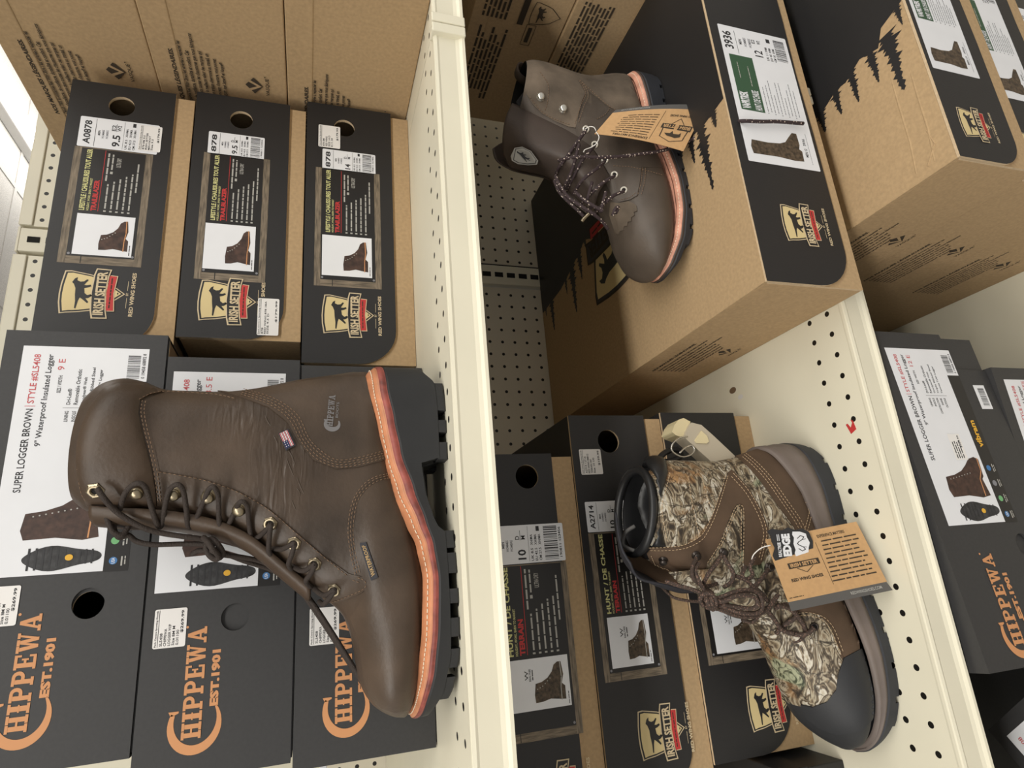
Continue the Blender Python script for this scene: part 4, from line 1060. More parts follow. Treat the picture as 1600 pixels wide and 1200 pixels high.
class Skin(Plane):
    """printing or embossing on a boot: px frame (o, u, v) in picture units per mm"""
    def __init__(s, mb, bt, o=(0, 0), u=(1, 0), v=(0, 1), eps=0.0002, base=0.0002):
        s.mb = mb; s.bt = bt; s.o2 = o; s.u2 = u; s.v2 = v; s.eps = eps; s.base = base
    def P(s, a, b, l=1):
        p, n = s.bt.hit(s.o2[0] + s.u2[0] * a + s.v2[0] * b, s.o2[1] + s.u2[1] * a + s.v2[1] * b); return p + n * (s.base + s.eps * l)
class Card(Plane):
    """flat or gently bowed card from four corner points: a, b run 0..100"""
    def __init__(s, mb, c, bow=0.0, eps=0.00015):
        s.mb = mb; s.c = [Vector(p) for p in c]; s.n = ((s.c[1] - s.c[0]).cross(s.c[3] - s.c[0])).normalized(); s.bow = bow; s.eps = eps
        if s.n.y > 0: s.n = -s.n
    def P(s, a, b, l=1):
        u, v = a / 100, b / 100; p = s.c[0].lerp(s.c[1], u).lerp(s.c[3].lerp(s.c[2], u), v)
        return p + s.n * (s.bow * math.sin(PI * u) + l * s.eps)
    def sheet(s, m, th=0.0006, n=10, v0=0, v1=100, l=0):
        A = [s.P(100 * i / n, v, l) for v in (v0, v1) for i in range(n + 1)]; B = [p - s.n * th for p in A]; k = n + 1
        fs = [(i, i + 1, i + 1 + k, i + k) for i in range(n)]; o = len(A)
        fs += [tuple(q + o for q in reversed(f)) for f in fs] + [(i, i + 1, i + 1 + o, i + o) for i in range(n)] + [(i + k, i + k + 1, i + k + 1 + o, i + k + o) for i in range(n)] + [(0, k, k + o, o), (n, n + k, n + k + o, n + o)]
        s.mb.add(A + B, fs, m)

def leather(name, col, rough=0.55, noise=0.22, nscale=22, wr=0.5):
    m = mat(name, col, rough=rough, noise=noise, nscale=nscale, bump=0.35, bscale=320, bdist=0.0006, spec=0.4, sheen=0.0)
    return m
M['lea1'] = leather('oiled_brown_leather', (0.066, 0.045, 0.031, 1), 0.42, 0.45, 13)
M['lea1c'] = leather('oiled_brown_leather_panel', (0.070, 0.048, 0.033, 1), 0.42, 0.42, 15)
M['lea1d'] = leather('oiled_brown_leather_collar', (0.060, 0.039, 0.025, 1), 0.44, 0.40, 12)
M['thread1'] = mat('tan_thread', (0.20, 0.125, 0.075, 1), rough=0.7)
M['whitethread'] = mat('white_thread', (0.80, 0.66, 0.50, 1), rough=0.7)
M['welt1'] = mat('orange_welt', (0.50, 0.205, 0.10, 1), rough=0.45, noise=0.25, nscale=60, bump=0.2, bscale=300, bdist=0.0004)
M['mid1'] = mat('red_stained_welt_edge', (0.24, 0.055, 0.042, 1), rough=0.5, noise=0.45, nscale=90, bump=0.4, bscale=260, bdist=0.0006)
M['rubber'] = mat('black_rubber', (0.017, 0.0175, 0.019, 1), rough=0.62, noise=0.1, nscale=50, bump=0.15, bscale=500, bdist=0.0003)
M['brass'] = mat('antique_brass', (0.30, 0.25, 0.17, 1), rough=0.32, metal=0.9)
M['nickel'] = mat('nickel', (0.66, 0.64, 0.58, 1), rough=0.25, metal=0.9)
M['lace1'] = mat('brown_cord', (0.032, 0.022, 0.017, 1), rough=0.75, bump=0.9, bscale=900, bdist=0.0009)
M['tagblack'] = mat('woven_tag_black', (0.02, 0.02, 0.026, 1), rough=0.7)
M['tagtext'] = mat('woven_tag_gold', (0.45, 0.30, 0.13, 1), rough=0.7)
M['flagred'] = mat('flag_red', (0.60, 0.20, 0.22, 1), rough=0.7)
M['flagwhite'] = mat('flag_white', (0.75, 0.68, 0.68, 1), rough=0.7)
M['flagblue'] = mat('flag_blue', (0.02, 0.03, 0.09, 1), rough=0.7)
M['emboss'] = mat('pressed_metallic_mark', (0.26, 0.25, 0.25, 1), rough=0.28, metal=0.6)
M['clearplastic'] = mat('white_plastic_tag', (0.62, 0.64, 0.66, 1), rough=0.3)

def wrinkle(m, spots):
    """flex creases pressed into the leather round the ankle: stretched relief, strongest at the given spots (metres, boot space)"""
    N, L = nodes_of(m); b = N['Principled BSDF']; old = b.inputs['Normal'].links[0].from_socket
    tc = N.new('ShaderNodeTexCoord'); mp = N.new('ShaderNodeMapping'); mp.inputs['Rotation'].default_value = (0, 0.32, 0); mp.inputs['Scale'].default_value = (34, 18, 170)
    L.new(tc.outputs['Object'], mp.inputs[0]); n = N.new('ShaderNodeTexNoise'); n.inputs['Scale'].default_value = 1.0; n.inputs['Detail'].default_value = 1.5; n.inputs['Distortion'].default_value = 0.9; L.new(mp.outputs[0], n.inputs['Vector'])
    tot = None
    for (c, r, k) in spots:
        d = N.new('ShaderNodeVectorMath'); d.operation = 'DISTANCE'; d.inputs[1].default_value = c; L.new(tc.outputs['Object'], d.inputs[0])
        mr = N.new('ShaderNodeMapRange'); mr.interpolation_type = 'SMOOTHSTEP'; mr.inputs[1].default_value = r; mr.inputs[2].default_value = r * 0.2; mr.inputs[3].default_value = 0; mr.inputs[4].default_value = k; L.new(d.outputs['Value'], mr.inputs[0])
        if tot is None: tot = mr.outputs[0]
        else:
            a = N.new('ShaderNodeMath'); a.operation = 'MAXIMUM'; L.new(tot, a.inputs[0]); L.new(mr.outputs[0], a.inputs[1]); tot = a.outputs[0]
    ml = N.new('ShaderNodeMath'); ml.operation = 'MULTIPLY'; L.new(n.outputs['Fac'], ml.inputs[0]); L.new(tot, ml.inputs[1])
    bp = N.new('ShaderNodeBump'); bp.inputs['Strength'].default_value = 1.0; bp.inputs['Distance'].default_value = 0.0017; L.new(ml.outputs[0], bp.inputs['Height']); L.new(old, bp.inputs['Normal']); L.new(bp.outputs[0], b.inputs['Normal'])
wrinkle(M['lea1'], [((0.062, -0.038, 0.132), 0.042, 1.0), ((0.100, -0.036, 0.165), 0.040, 0.7), ((0.030, -0.037, 0.140), 0.032, 0.8), ((-0.060, -0.035, 0.070), 0.05, 0.10)])

# ---------------------------------------------------------------- the tall dark brown logger boot on the top shelf
b1 = Boot('logger_boot', 'tall dark brown leather logger boot with orange welt on the top shelf', (0.045, 0.562, Z1))
b1.ctr = (450, 780)
K1 = [(124, 285, 36, 288, 34, .95, .95), (133, 276, 29, 279, 39, .95, .95), (137, 262, 26, 262, 42, .95, .95), (134, 247, 23, 243, 41.5, .95, .95), (128, 232, 22, 228, 39, .95, .95), (127, 210, 18, 210, 39, .95, .95), (127, 184, 11, 186, 38.5, .95, .9), (131, 158, -2, 158, 38, .92, .85), (139, 127, -24, 133, 37, .9, .8),
      (144, 98, -45, 109, 37, .85, .75), (147, 76, -62, 90, 38, .75, .75), (141, 62, -76, 83, 39, .6, .75), (100, 56, -91, 79, 40, .45, .78), (50, 48, -104, 77, 42, .4, .8), (5, 33, -115, 75, 45, .4, .82), (-40, 24, -125, 71, 47.5, .4, .85), (-80, 25, -134, 65, 45.5, .42, .85), (-110, 28, -140, 58, 38, .45, .85), (-130, 31, -145, 49, 26, .5, .85), (-141, 34, -147.5, 40, 9, .6, .9)]
b1.body(K1, 'lea1')
lining(b1, 'dark')
PLAN1 = [(146.5, 0, 0), (145, 16, 0), (136, 28, 0), (115, 35, 0), (85, 36.5, 0), (50, 35.5, 0), (20, 39, 0), (-15, 46.5, 0), (-50, 50.5, 0), (-85, 48, 0), (-112, 40, 0), (-131, 28, 0), (-142, 14, 0), (-146, 0, 0)]
PLAN1 = list(reversed(PLAN1))
sole_set(b1, PLAN1, [(150, 70), (122, 68), (80, 61), (55, 56), (31, 50), (2, 38), (-15, 31), (-40, 27), (-81, 29), (-110, 32), (-133, 35), (-150, 38)],
         [(150, 54), (121, 52), (92, 47), (64, 42), (31, 32), (4, 24), (-15, 19), (-40, 16.5), (-76, 18), (-110, 21), (-142, 27), (-150, 29)],
         [(150, 17), (141, 10), (128, 1), (100, 0), (56.5, 0), (55.5, 16), (30, 14), (8, 9), (-2, 5), (-4, 0), (-50, 0), (-100, 0), (-125, 4), (-150, 14)],
         [(101, 128), (81, 92), (57, 72), (-19, -5), (-39, -23), (-62, -51), (-87, -73), (-110, -96), (-134, -117)], ('welt1', 'mid1', 'rubber', 'whitethread'))
# leather panels
b1.panel('heel_counter', [(340, 612), (375, 620), (420, 637), (449, 660), (467, 692), (490, 719), (525, 733), (560, 730), (603, 718), (592, 680), (582, 640), (574, 600), (571, 590), (525, 590), (467, 598), (408, 610), (362, 614)], 'lea1c', 0.0012)
b1.panel('vamp', [(608, 748), (590, 752), (575, 762), (560, 782), (553, 827), (557, 862), (566, 897), (572, 930), (548, 965), (562, 998), (570, 1060), (578, 1087), (597, 1105), (618, 1112), (640, 1108), (650, 1070), (657, 1000), (660, 930), (656, 870), (642, 830), (625, 795)], 'lea1c', 0.0011)
b1.panel('eyestay', [(245, 736), (315, 748), (373, 768), (420, 795), (467, 835), (508, 870), (545, 896), (570, 902), (577, 908), (576, 918), (566, 926), (542, 936), (515, 944), (490, 918), (467, 895), (436, 868), (408, 849), (375, 826), (340, 806), (300, 795), (262, 790), (246, 790)], 'lea1c', 0.0010)
b1.panel('collar', [(257, 612), (232, 618), (219, 626), (216, 646), (222, 675), (230, 704), (238, 736), (244, 770), (245, 790), (200, 791), (152, 791), (137, 791), (128, 770), (122, 745), (120, 720), (122, 690), (128, 665), (140, 637), (163, 608), (187, 600), (222, 602)], 'lea1d', 0.0012, puff=0.0028)
SB = lambda pts, k: [(x + k[0], y + k[1]) for x, y in pts]
hc = [(375, 620), (420, 637), (449, 660), (467, 692), (490, 719), (525, 733), (560, 730), (600, 719)]
hcn = [(3, -5), (5, -6), (8, -5), (8, -3), (7, -6), (1, -7), (-1, -7), (-1, -7)]
lines = []
for k in (0.45, 0.95, 1.5, 2.0): lines.append([(x + dx * k, y + dy * k) for (x, y), (dx, dy) in zip(hc, hcn)])
vp = [(606, 750), (590, 755), (575, 765), (561, 786), (555, 827), (559, 862), (567, 895)]
for k in (-0.5, -1.2, -1.8): lines.append([(x + dx * k, y + dy * k) for (x, y), (dx, dy) in zip(vp, [(1, 5), (3, 5), (5, 3), (6, 0), (6, 0), (6, -1), (6, -2)])])
b1.stitch(lines, 'thread1', 'counter_stitching')
lines = [[(122, 733), (180, 731), (240, 735)], [(248, 737), (315, 749), (373, 769), (420, 796), (467, 836), (508, 871), (545, 900)],
         [(222, 627), (220, 646), (226, 675), (234, 704), (242, 740), (249, 786)], [(227, 628), (225, 646), (231, 675), (239, 704), (247, 740), (253, 786)],
         [(124, 745), (130, 772), (142, 789)], [(560, 902), (572, 908), (570, 920), (542, 932), (517, 940)], [(552, 906), (566, 911)],
         [(217, 626), (235, 617), (260, 614), (300, 616), (340, 619), (372, 626)]]
b1.stitch(lines, 'thread1', 'seam_stitching')
# creases behind the ankle
rn = random.Random(4)
mb = MB()
for k in range(9):
    u = k / 8; x = 428 + 44 * u + rn.uniform(-14, 10); y = 668 + 118 * u + rn.uniform(-14, 14); L_ = rn.uniform(12, 34)
    pts = [(x - L_ * 0.22 + rn.uniform(-2, 2), y - L_ * 0.5), (x + rn.uniform(-2.5, 2.5), y), (x + L_ * 0.25 + rn.uniform(-2, 2), y + L_ * 0.5)]
    mb.tube(b1.on(cr(pts, 5), -0.00035), [0.0002, 0.0004, 0.0006, 0.0007, 0.0008, 0.0008, 0.0008, 0.0007, 0.0006, 0.0004, 0.0002], 'lea1', 6)
mb.build('ankle_creases', b1.t, smooth=True)
for p in ((153, 763),): eyelet(b1, *p, 'brass', hexa=True, r=0.0068, ri=0.003, off=0.004)
for p in ((216, 765), (275, 768), (328, 773), (377, 793)): stud(b1, *p, 'brass', r=0.0050, h=0.0085, off=0.0012)
for p in ((423, 818), (460, 849), (492, 881), (523, 921)): eyelet(b1, *p, 'brass', hexa=True, r=0.0060, ri=0.0030)
# tongue edge showing in front of the eyestay
tg = MB(); T1 = cr([(24, 272, 20), (21, 252, 24), (19, 232, 25), (16, 212, 25), (9, 186, 24), (-4, 160, 22), (-26, 135, 20), (-46, 113, 18)], 5)
n = 12; vs = []
for x, z, w in T1:
    for j in range(n):
        th = PI * j / (n - 1); vs.append(((x + 7 - 11 * math.sin(th) ** 0.7) / 1000, -w * math.cos(th) / 1000, z / 1000))
tg.add(vs, [(i * n + j, (i + 1) * n + j, (i + 1) * n + j + 1, i * n + j + 1) for i in range(len(T1) - 1) for j in range(n - 1)], 'lea1d')
o = tg.build('tongue', b1.t, smooth=True); so = o.modifiers.new('thick', 'SOLIDIFY'); so.thickness = 0.003
# laces
LY = 0.562
def L1(pts): return [(p[0], p[1], None, LY + p[2]) for p in pts]
b1.lace('lace', L1([(152, 763, -.042), (162, 778, -.042), (178, 796, -.036), (200, 812, -.03), (225, 825, -.026), (252, 833, -.022), (285, 838, -.02), (318, 843, -.016), (332, 850, -.014)]), 'lace1', 0.0021)
b1.lace('lace', L1([(176, 792, -.034), (186, 798, -.03), (192, 778, -.038), (202, 762, -.044), (216, 755, -.048), (228, 763, -.045), (236, 790, -.036), (244, 815, -.026), (250, 824, -.018), (254, 812, -.024), (260, 780, -.038), (266, 764, -.043), (277, 757, -.047), (286, 766, -.044), (291, 795, -.034), (293, 818, -.024), (298, 824, -.018),
                    (306, 812, -.024), (318, 784, -.036), (327, 764, -.044), (335, 762, -.046), (341, 776, -.04), (342, 805, -.03), (344, 826, -.022), (350, 831, -.016), (358, 818, -.024), (368, 797, -.034), (376, 784, -.045), (386, 790, -.042), (389, 815, -.03), (393, 842, -.02), (400, 850, -.014)]), 'lace1', 0.0020)
b1.lace('lace', L1([(393, 845, -.018), (405, 838, -.024), (418, 826, -.038), (423, 819, -.042), (421, 838, -.036), (420, 860, -.026), (426, 872, -.018)]), 'lace1', 0.0020)
b1.lace('lace', L1([(420, 856, -.014), (440, 858, -.03), (455, 851, -.042), (460, 850, -.043), (456, 866, -.038), (451, 882, -.028), (458, 892, -.018)]), 'lace1', 0.0020)
b1.lace('lace', L1([(450, 880, -.014), (472, 892, -.03), (488, 884, -.042), (492, 882, -.044), (486, 896, -.038), (478, 908, -.028), (486, 918, -.018)]), 'lace1', 0.0020)
b1.lace('lace', L1([(486, 916, -.014), (505, 930, -.03), (518, 924, -.042), (523, 922, -.044), (515, 934, -.036), (506, 944, -.026), (499, 940, -.014)]), 'lace1', 0.0020)
b1.lace('lace', L1([(160, 792, -.02), (168, 812, -.02), (176, 830, -.018), (190, 836, -.016), (200, 824, -.014), (205, 812, -.012), (196, 806, -.012), (182, 812, -.014), (178, 826, -.014), (186, 840, -.012), (200, 836, -.01), (214, 846, -.008), (240, 851, -.008), (280, 850, -.008), (318, 850, -.01), (335, 852, -.012)]), 'lace1', 0.0021)
b1.lace('lace', L1([(318, 840, -.02), (324, 846, -.026), (332, 858, -.028), (342, 870, -.022), (336, 874, -.014), (326, 866, -.01), (322, 852, -.012), (330, 842, -.02), (340, 850, -.024), (348, 864, -.02), (342, 872, -.01), (330, 868, -.004), (322, 856, -.002)]), 'lace1', 0.0022)
b1.lace('lace', L1([(300, 866, .0), (312, 860, -.004), (330, 862, -.01), (348, 867, -.01), (380, 871, -.006), (410, 878, 0), (440, 893, .004), (464, 913, .006), (484, 936, .008), (502, 962, .008), (520, 990, .008), (540, 1022, .008), (556, 1048, .006), (570, 1068, .004), (574, 1076, .0)]), 'lace1', 0.0021)
b1.lace('lace', L1([(335, 858, .0), (380, 876, .006), (430, 893, .012), (468, 922, .016), (500, 966, .018), (530, 1012, .018), (556, 1052, .016), (568, 1070, .012)]), 'lace1', 0.0021)
for k in range(1):
    mb = MB(); c = Card(mb, [b1.at(262, 826, .585), b1.at(395, 862, .585), b1.at(408, 876, .585), b1.at(340, 856, .585)]); c.sheet('clearplastic', 0.0008)
    c2 = Card(mb, [b1.at(338, 834, .575), b1.at(402, 862, .575), b1.at(408, 872, .575), b1.at(350, 845, .575)]); c2.sheet('white', 0.0006)
    o = mb.build('plastic_tag', b1.t); o['label'] = 'white plastic tag behind the laces'
# tabs and marks
mb = MB(); c = Card(mb, [b1.hit(435, 678)[0], b1.hit(447, 705)[0], b1.hit(462, 697)[0], b1.hit(450, 671)[0]]); 
for q in range(4): c.c[q] = c.c[q] + c.n * 0.0018
c.sheet('tagblack', 0.0008)
for k in range(7): c.rect(4, 92, 10 + 12 * k - 4, 10 + 12 * k + 4, 'flagred' if k % 2 == 0 else 'flagwhite', 1)
c.rect(52, 92, 6, 52, 'flagblue', 2)
for k in range(6): c.disc(58 + 12 * (k % 3), 16 + 22 * (k // 3), 3, 'flagwhite', 3, 6)
o = mb.build('flag_tab', b1.t); o['label'] = 'small woven flag tab'
mb = MB(); c = Card(mb, [b1.hit(581, 907)[0], b1.hit(563, 849)[0], b1.hit(573, 847)[0], b1.hit(592, 902)[0]])
for q in range(4): c.c[q] = c.c[q] + c.n * 0.0022
c.sheet('tagblack', 0.001); c.text('WATERPROOF', 8, 92, 22, 78, 'tagtext', 2)
o = mb.build('waterproof_tab', b1.t); o['label'] = 'dark woven tab with gold lettering'
mb = MB(); sk = Skin(mb, b1, (506, 672), (0.10, -1.0), (1.0, 0.10), base=0.0013)
class _S: pass
slab_word(sk, 6, 54, 3, 13, 'HIPPEWA', 'emboss', 1); big_c(sk, 9, 12, 11, 13, 'emboss', 1); sk.text('BOOTS', 20, 44, 16, 20, 'emboss', 1)
o = mb.build('pressed_mark', b1.t); o['label'] = 'shiny pressed maker mark on the heel'

# ---------------------------------------------------------------- brown boot with speckled laces on the wide kraft box
def speck(name, base, spot, scale=420, thr=0.30):
    if name in MATS: return MATS[name]
    m = mat(name, base, rough=0.75, bump=0.8, bscale=900, bdist=0.0008); N, L = nodes_of(m); b = N['Principled BSDF']
    tc = N.new('ShaderNodeTexCoord'); v = N.new('ShaderNodeTexVoronoi'); v.inputs['Scale'].default_value = scale; L.new(tc.outputs['Object'], v.inputs['Vector'])
    lt = N.new('ShaderNodeMath'); lt.operation = 'LESS_THAN'; lt.inputs[1].default_value = thr; L.new(v.outputs['Distance'], lt.inputs[0])
    mx = N.new('ShaderNodeMix'); mx.data_type = 'RGBA'; mx.inputs['A'].default_value = base; mx.inputs['B'].default_value = spot
    L.new(lt.outputs[0], mx.inputs['Factor']); L.new(mx.outputs['Result'], b.inputs['Base Color']); return m
M['lea2'] = leather('greyish_brown_leather', (0.080, 0.062, 0.048, 1), 0.5, 0.32, 16)
M['lea2s'] = leather('brushed_brown_suede', (0.125, 0.096, 0.070, 1), 0.85, 0.42, 24)
M['lea2t'] = leather('dark_tongue_leather', (0.070, 0.052, 0.043, 1), 0.55, 0.2, 16)
M['lace2'] = speck('speckled_cord', (0.035, 0.020, 0.022, 1), (0.60, 0.50, 0.42, 1), 300, 0.24)
M['lace3'] = speck('brown_hiking_cord', (0.050, 0.032, 0.024, 1), (0.17, 0.10, 0.075, 1), 520, 0.34)
M['welt2'] = mat('salmon_welt', (0.60, 0.29, 0.20, 1), rough=0.5, noise=0.25, nscale=80, bump=0.4, bscale=300, bdist=0.0006)
M['mid2'] = mat('dark_midsole', (0.05, 0.035, 0.028, 1), rough=0.5)
M['rubber2'] = mat('blue_black_rubber', (0.022, 0.024, 0.030, 1), rough=0.6, noise=0.1, nscale=50)
M['eyewhite'] = mat('pale_enamel_eyelet', (0.70, 0.66, 0.58, 1), rough=0.3, metal=0.3)
M['tagkraft'] = mat('kraft_hang_tag', (0.56, 0.34, 0.16, 1), rough=0.8, noise=0.06, nscale=200)
M['tagdark'] = mat('hang_tag_back', (0.10, 0.095, 0.09, 1), rough=0.7)
M['wire'] = mat('clear_wire', (0.75, 0.72, 0.68, 1), rough=0.25)

b2 = Boot('work_boot', 'brown leather work boot with speckled laces and hanging tag, on the wide kraft box', (0.50, 0.600, -0.4420))
b2.ctr = (960, 270)
K2 = [(134, 188, 45, 204, 37, .95, .95), (138, 176, 36, 190, 40, .95, .95), (139, 158, 26, 172, 40, .95, .95), (137, 136, 12, 150, 39, .95, .9), (134, 113, -5, 131, 38, .92, .85), (136, 92, -28, 113, 37, .9, .8), (142, 70, -50, 101, 38, .8, .78),
      (146, 50, -68, 94, 39, .7, .75), (139, 37, -84, 88, 40, .55, .75), (98, 34, -97, 83, 42, .45, .78), (50, 29, -110, 80, 45, .4, .8), (0, 21, -122, 77, 48, .4, .82), (-45, 16, -133, 71, 50.5, .4, .85), (-90, 17, -143, 64, 48.5, .42, .85), (-122, 22, -151, 55, 41, .45, .85), (-146, 28, -158, 45, 27, .5, .85), (-158, 32, -161.5, 37, 9, .6, .9)]
b2.body(K2, 'lea2')
b2.paint(lambda x, y, z: (x > 62 and z > 112) or (x > 100), 'lea2s')
lining(b2, 'dark')
PLAN2 = [(-161, 0, 0), (-157, 15, 0), (-146, 29, 0), (-124, 42, 0), (-92, 50, 0), (-50, 52, 0), (-10, 48, 0), (25, 41, 0), (60, 38, 0), (95, 38.5, 0), (120, 36, 0), (138, 27, 0), (146, 14, 0), (148, 0, 0)]
sole_set(b2, PLAN2, [(152, 40), (120, 38), (70, 34), (30, 27), (-10, 21), (-50, 18), (-85, 18.5), (-120, 24), (-150, 33), (-165, 38)],
         [(152, 29), (120, 27), (70, 24), (30, 18), (-10, 13.5), (-50, 11), (-85, 11), (-120, 15), (-150, 23), (-165, 29)],
         [(152, 10), (140, 1), (120, 0), (62, 0), (61, 8), (30, 7), (20, 0), (-60, 0), (-115, 1), (-145, 9), (-165, 20)],
         [(112, 132), (88, 106), (62, 82), (-4, 18), (-30, -10), (-56, -36), (-82, -62), (-108, -88), (-132, -114)], ('welt2', 'mid2', 'rubber2', 'whitethread'), notch_d=5.5, wl=5, lip=0.6)
b2.panel('collar_flap', [(832, 113), (845, 112), (868, 116), (886, 119), (902, 126), (914, 147), (908, 160), (899, 200), (888, 198), (868, 190), (846, 177), (832, 163), (823, 148), (825, 138), (830, 128)], 'lea2s', 0.0014, 5)
b2.panel('backstay', [(904, 125), (926, 127), (940, 125), (975, 128), (996, 150), (1008, 172), (1006, 180), (975, 180), (952, 168), (930, 150), (916, 140)], 'lea2s', 0.0012, 5)
b2.panel('quarter', [(899, 196), (903, 186), (915, 182), (932, 186), (950, 168), (975, 180), (1005, 184), (1030, 250), (1035, 262), (1000, 262), (965, 258), (940, 250), (928, 240), (912, 226), (902, 212)], 'lea2', 0.0010, 5)
b2.panel('eyestay', [(902, 200), (912, 190), (925, 200), (945, 230), (962, 250), (985, 257), (1002, 262), (1000, 285), (996, 306), (984, 313), (968, 316), (958, 308), (946, 285), (933, 262), (917, 238), (906, 220)], 'lea2', 0.0016, 5)
b2.panel('vamp_tongue_guard', [(955, 316), (968, 318), (982, 315), (990, 318), (995, 322), (996, 330), (991, 332), (992, 337), (987, 340), (987, 346), (982, 347), (981, 353), (976, 354), (975, 360), (970, 361), (968, 366), (963, 364), (958, 350), (953, 335)], 'lea2s', 0.0018, 4)
b2.stitch([[(843, 114), (856, 135), (855, 160), (850, 176)], [(828, 152), (846, 174), (868, 187), (890, 195)], [(904, 128), (914, 147), (907, 165), (897, 196)], [(908, 130), (918, 148), (911, 168), (903, 194)],
           [(905, 127), (930, 150), (955, 170), (985, 183), (1010, 186)], [(932, 187), (945, 180), (952, 170)], [(1003, 263), (1002, 285), (997, 305)], [(1008, 264), (1007, 285), (1002, 305)], [(970, 313), (985, 309), (996, 300)],
           [(958, 260), (985, 262), (1010, 268), (1035, 275)]], 'thread1', 'seam_stitching', r=0.0004, off=0.0019)
# broad tongue folded forward out of the opening, held between near and far quarters
def sheet(bt, name, rows, m, th=0.0022, sub=5, px=True):
    """rows of (px, py, Y) points"""
    R = []
    for r in rows:
        pts = [tuple(bt.at(*p)) if px else p for p in r]; R.append(cr(pts, sub))
    k = len(R[0]); cols = [cr([R[i][j] for i in range(len(R))], sub) for j in range(k)]; m_ = len(cols[0])
    vs = [c for col in cols for c in col]
    mb = MB(); mb.add(vs, [(j * m_ + i, j * m_ + i + 1, (j + 1) * m_ + i + 1, (j + 1) * m_ + i) for j in range(k - 1) for i in range(m_ - 1)], m)
    o = mb.build(name, bt.t, smooth=True); s = o.modifiers.new('thick', 'SOLIDIFY'); s.thickness = th; s.offset = 0
    return o
sheet(b2, 'tongue', [[(800, 162, .585), (790, 185, .580), (786, 215, .590), (787, 240, .605), (798, 263, .622)],
                     [(825, 172, .580), (815, 195, .572), (810, 220, .578), (812, 245, .595), (824, 268, .615)],
                     [(858, 186, .580), (850, 205, .570), (845, 228, .572), (846, 252, .588), (852, 275, .610)],
                     [(895, 205, .578), (885, 222, .566), (880, 245, .568), (880, 266, .585), (876, 288, .605)],
                     [(925, 232, .572), (915, 250, .562), (908, 270, .565), (905, 290, .580), (900, 308, .600)],
                     [(952, 275, .572), (942, 290, .566), (934, 305, .570), (930, 320, .585), (928, 332, .603)]], 'lea2t')
sheet(b2, 'far_quarter', [[(770, 232, .640), (773, 246, .638), (782, 256, .640), (800, 266, .645)], [(790, 222, .655), (795, 240, .650), (803, 262, .650), (822, 272, .652)], [(830, 222, .665), (835, 245, .655), (842, 262, .650), (858, 282, .650)],
                          [(880, 250, .650), (880, 270, .642), (880, 290, .638), (884, 308, .640)], [(915, 290, .635), (915, 305, .630), (916, 320, .630), (918, 335, .632)]], 'lea2t')
sheet(b2, 'gusset_lining', [[(806, 160, .595), (815, 172, .590), (830, 182, .585)], [(822, 140, .600), (835, 160, .592), (852, 180, .582)], [(836, 128, .61), (850, 150, .6), (885, 196, .58)]], 'tagblack')
# pull loop at the back of the collar
lp = MB(); a = b2.at(812, 101, .615); A = [b2.at(*p) for p in ((833, 118, .612), (822, 108, .610), (812, 102, .606), (806, 106, .602), (808, 118, .600), (820, 128, .602), (832, 132, .606))]
up_ = Vector((0, 0.006, 0)); P = cr([tuple(v) for v in A], 4)
vs = []
for p in P: vs += [Vector(p) - up_, Vector(p) + up_]
sheet_ = [(2 * i, 2 * i + 1, 2 * i + 3, 2 * i + 2) for i in range(len(P) - 1)]
lp.add(vs, sheet_, 'lea2t'); o = lp.build('pull_loop', b2.t, smooth=True); q = o.modifiers.new('t', 'SOLIDIFY'); q.thickness = 0.002
for p in ((844, 153), (879, 172)): stud(b2, *p, 'nickel', name='hook', r=0.0046, h=0.0062, off=0.0018)
for p in ((915, 203), (929, 227), (945, 251), (960, 274), (975, 298)): eyelet(b2, *p, 'eyewhite', r=0.0046, ri=0.0024, off=0.0022)
# shield print on the tongue
mb = MB(); c = Card(mb, [b2.at(799, 224, .5755), b2.at(823, 232, .5765), b2.at(842, 262, .592), b2.at(795, 258, .5905)], eps=0.0002)
S_ = lambda P: [(50 + (x - 262) * 1.0, (y - 18) * 1.6 + 4) for x, y in P]
base = [(8, 20), (6, 8), (30, 2), (60, 4), (94, 14), (98, 40), (88, 70), (60, 96), (30, 92), (12, 60)]
base = [(0, 30), (10, 6), (40, 0), (76, 10), (100, 48), (96, 66), (70, 92), (30, 100), (6, 76)]
oo = [b2.at(*p) for p in ((797, 246, .586), (803, 233, .5775), (815, 231, .5745), (829, 238, .5750), (840, 253, .584), (838, 259, .588), (824, 260, .589), (808, 258, .589), (799, 253, .588))]
cen = sum(oo, Vector()) / len(oo)
def ringm(k, l, m):
    mb.add([cen + (p - cen) * k - Vector((0.0, 0.0022 + 0.0004 * l, 0)) for p in oo], [tuple(range(len(oo)))], m)
ringm(1.0, 0, 'paletext'); ringm(0.9, 1, 'tagdark'); ringm(0.82, 2, 'paletext')
dg = [(-(y - 37) / 22.0, (x - 262) / 30.0) for x, y in DOG]
ux = (oo[4] - oo[0]) * 0.40; uy = (oo[6] - oo[1]) * 0.42
tri = tessellate_polygon([[Vector((x, y, 0)) for x, y in dg]])
mb.add([cen + ux * (-x * 1.0) + uy * y * 1.3 - Vector((0.0, 0.0040, 0)) for x, y in dg], tri, 'ink')
o = mb.build('tongue_badge', b2.t); o['label'] = 'pale shield badge with a running dog'
def L2(pts, k=0.0): return [(p[0], p[1], None, p[2] + k) for p in pts]
r2 = 0.0021
b2.lace('lace', L2([(915, 204, .555), (905, 218, .556), (893, 235, .560), (882, 250, .568), (873, 262, .580), (868, 275, .60)]), 'lace2', r2)
b2.lace('lace', L2([(929, 228, .553), (921, 237, .552), (910, 250, .556), (900, 268, .566), (890, 288, .58), (885, 298, .600)]), 'lace2', r2)
b2.lace('lace', L2([(945, 252, .551), (932, 264, .550), (917, 275, .555), (905, 288, .566), (896, 304, .584)]), 'lace2', r2)
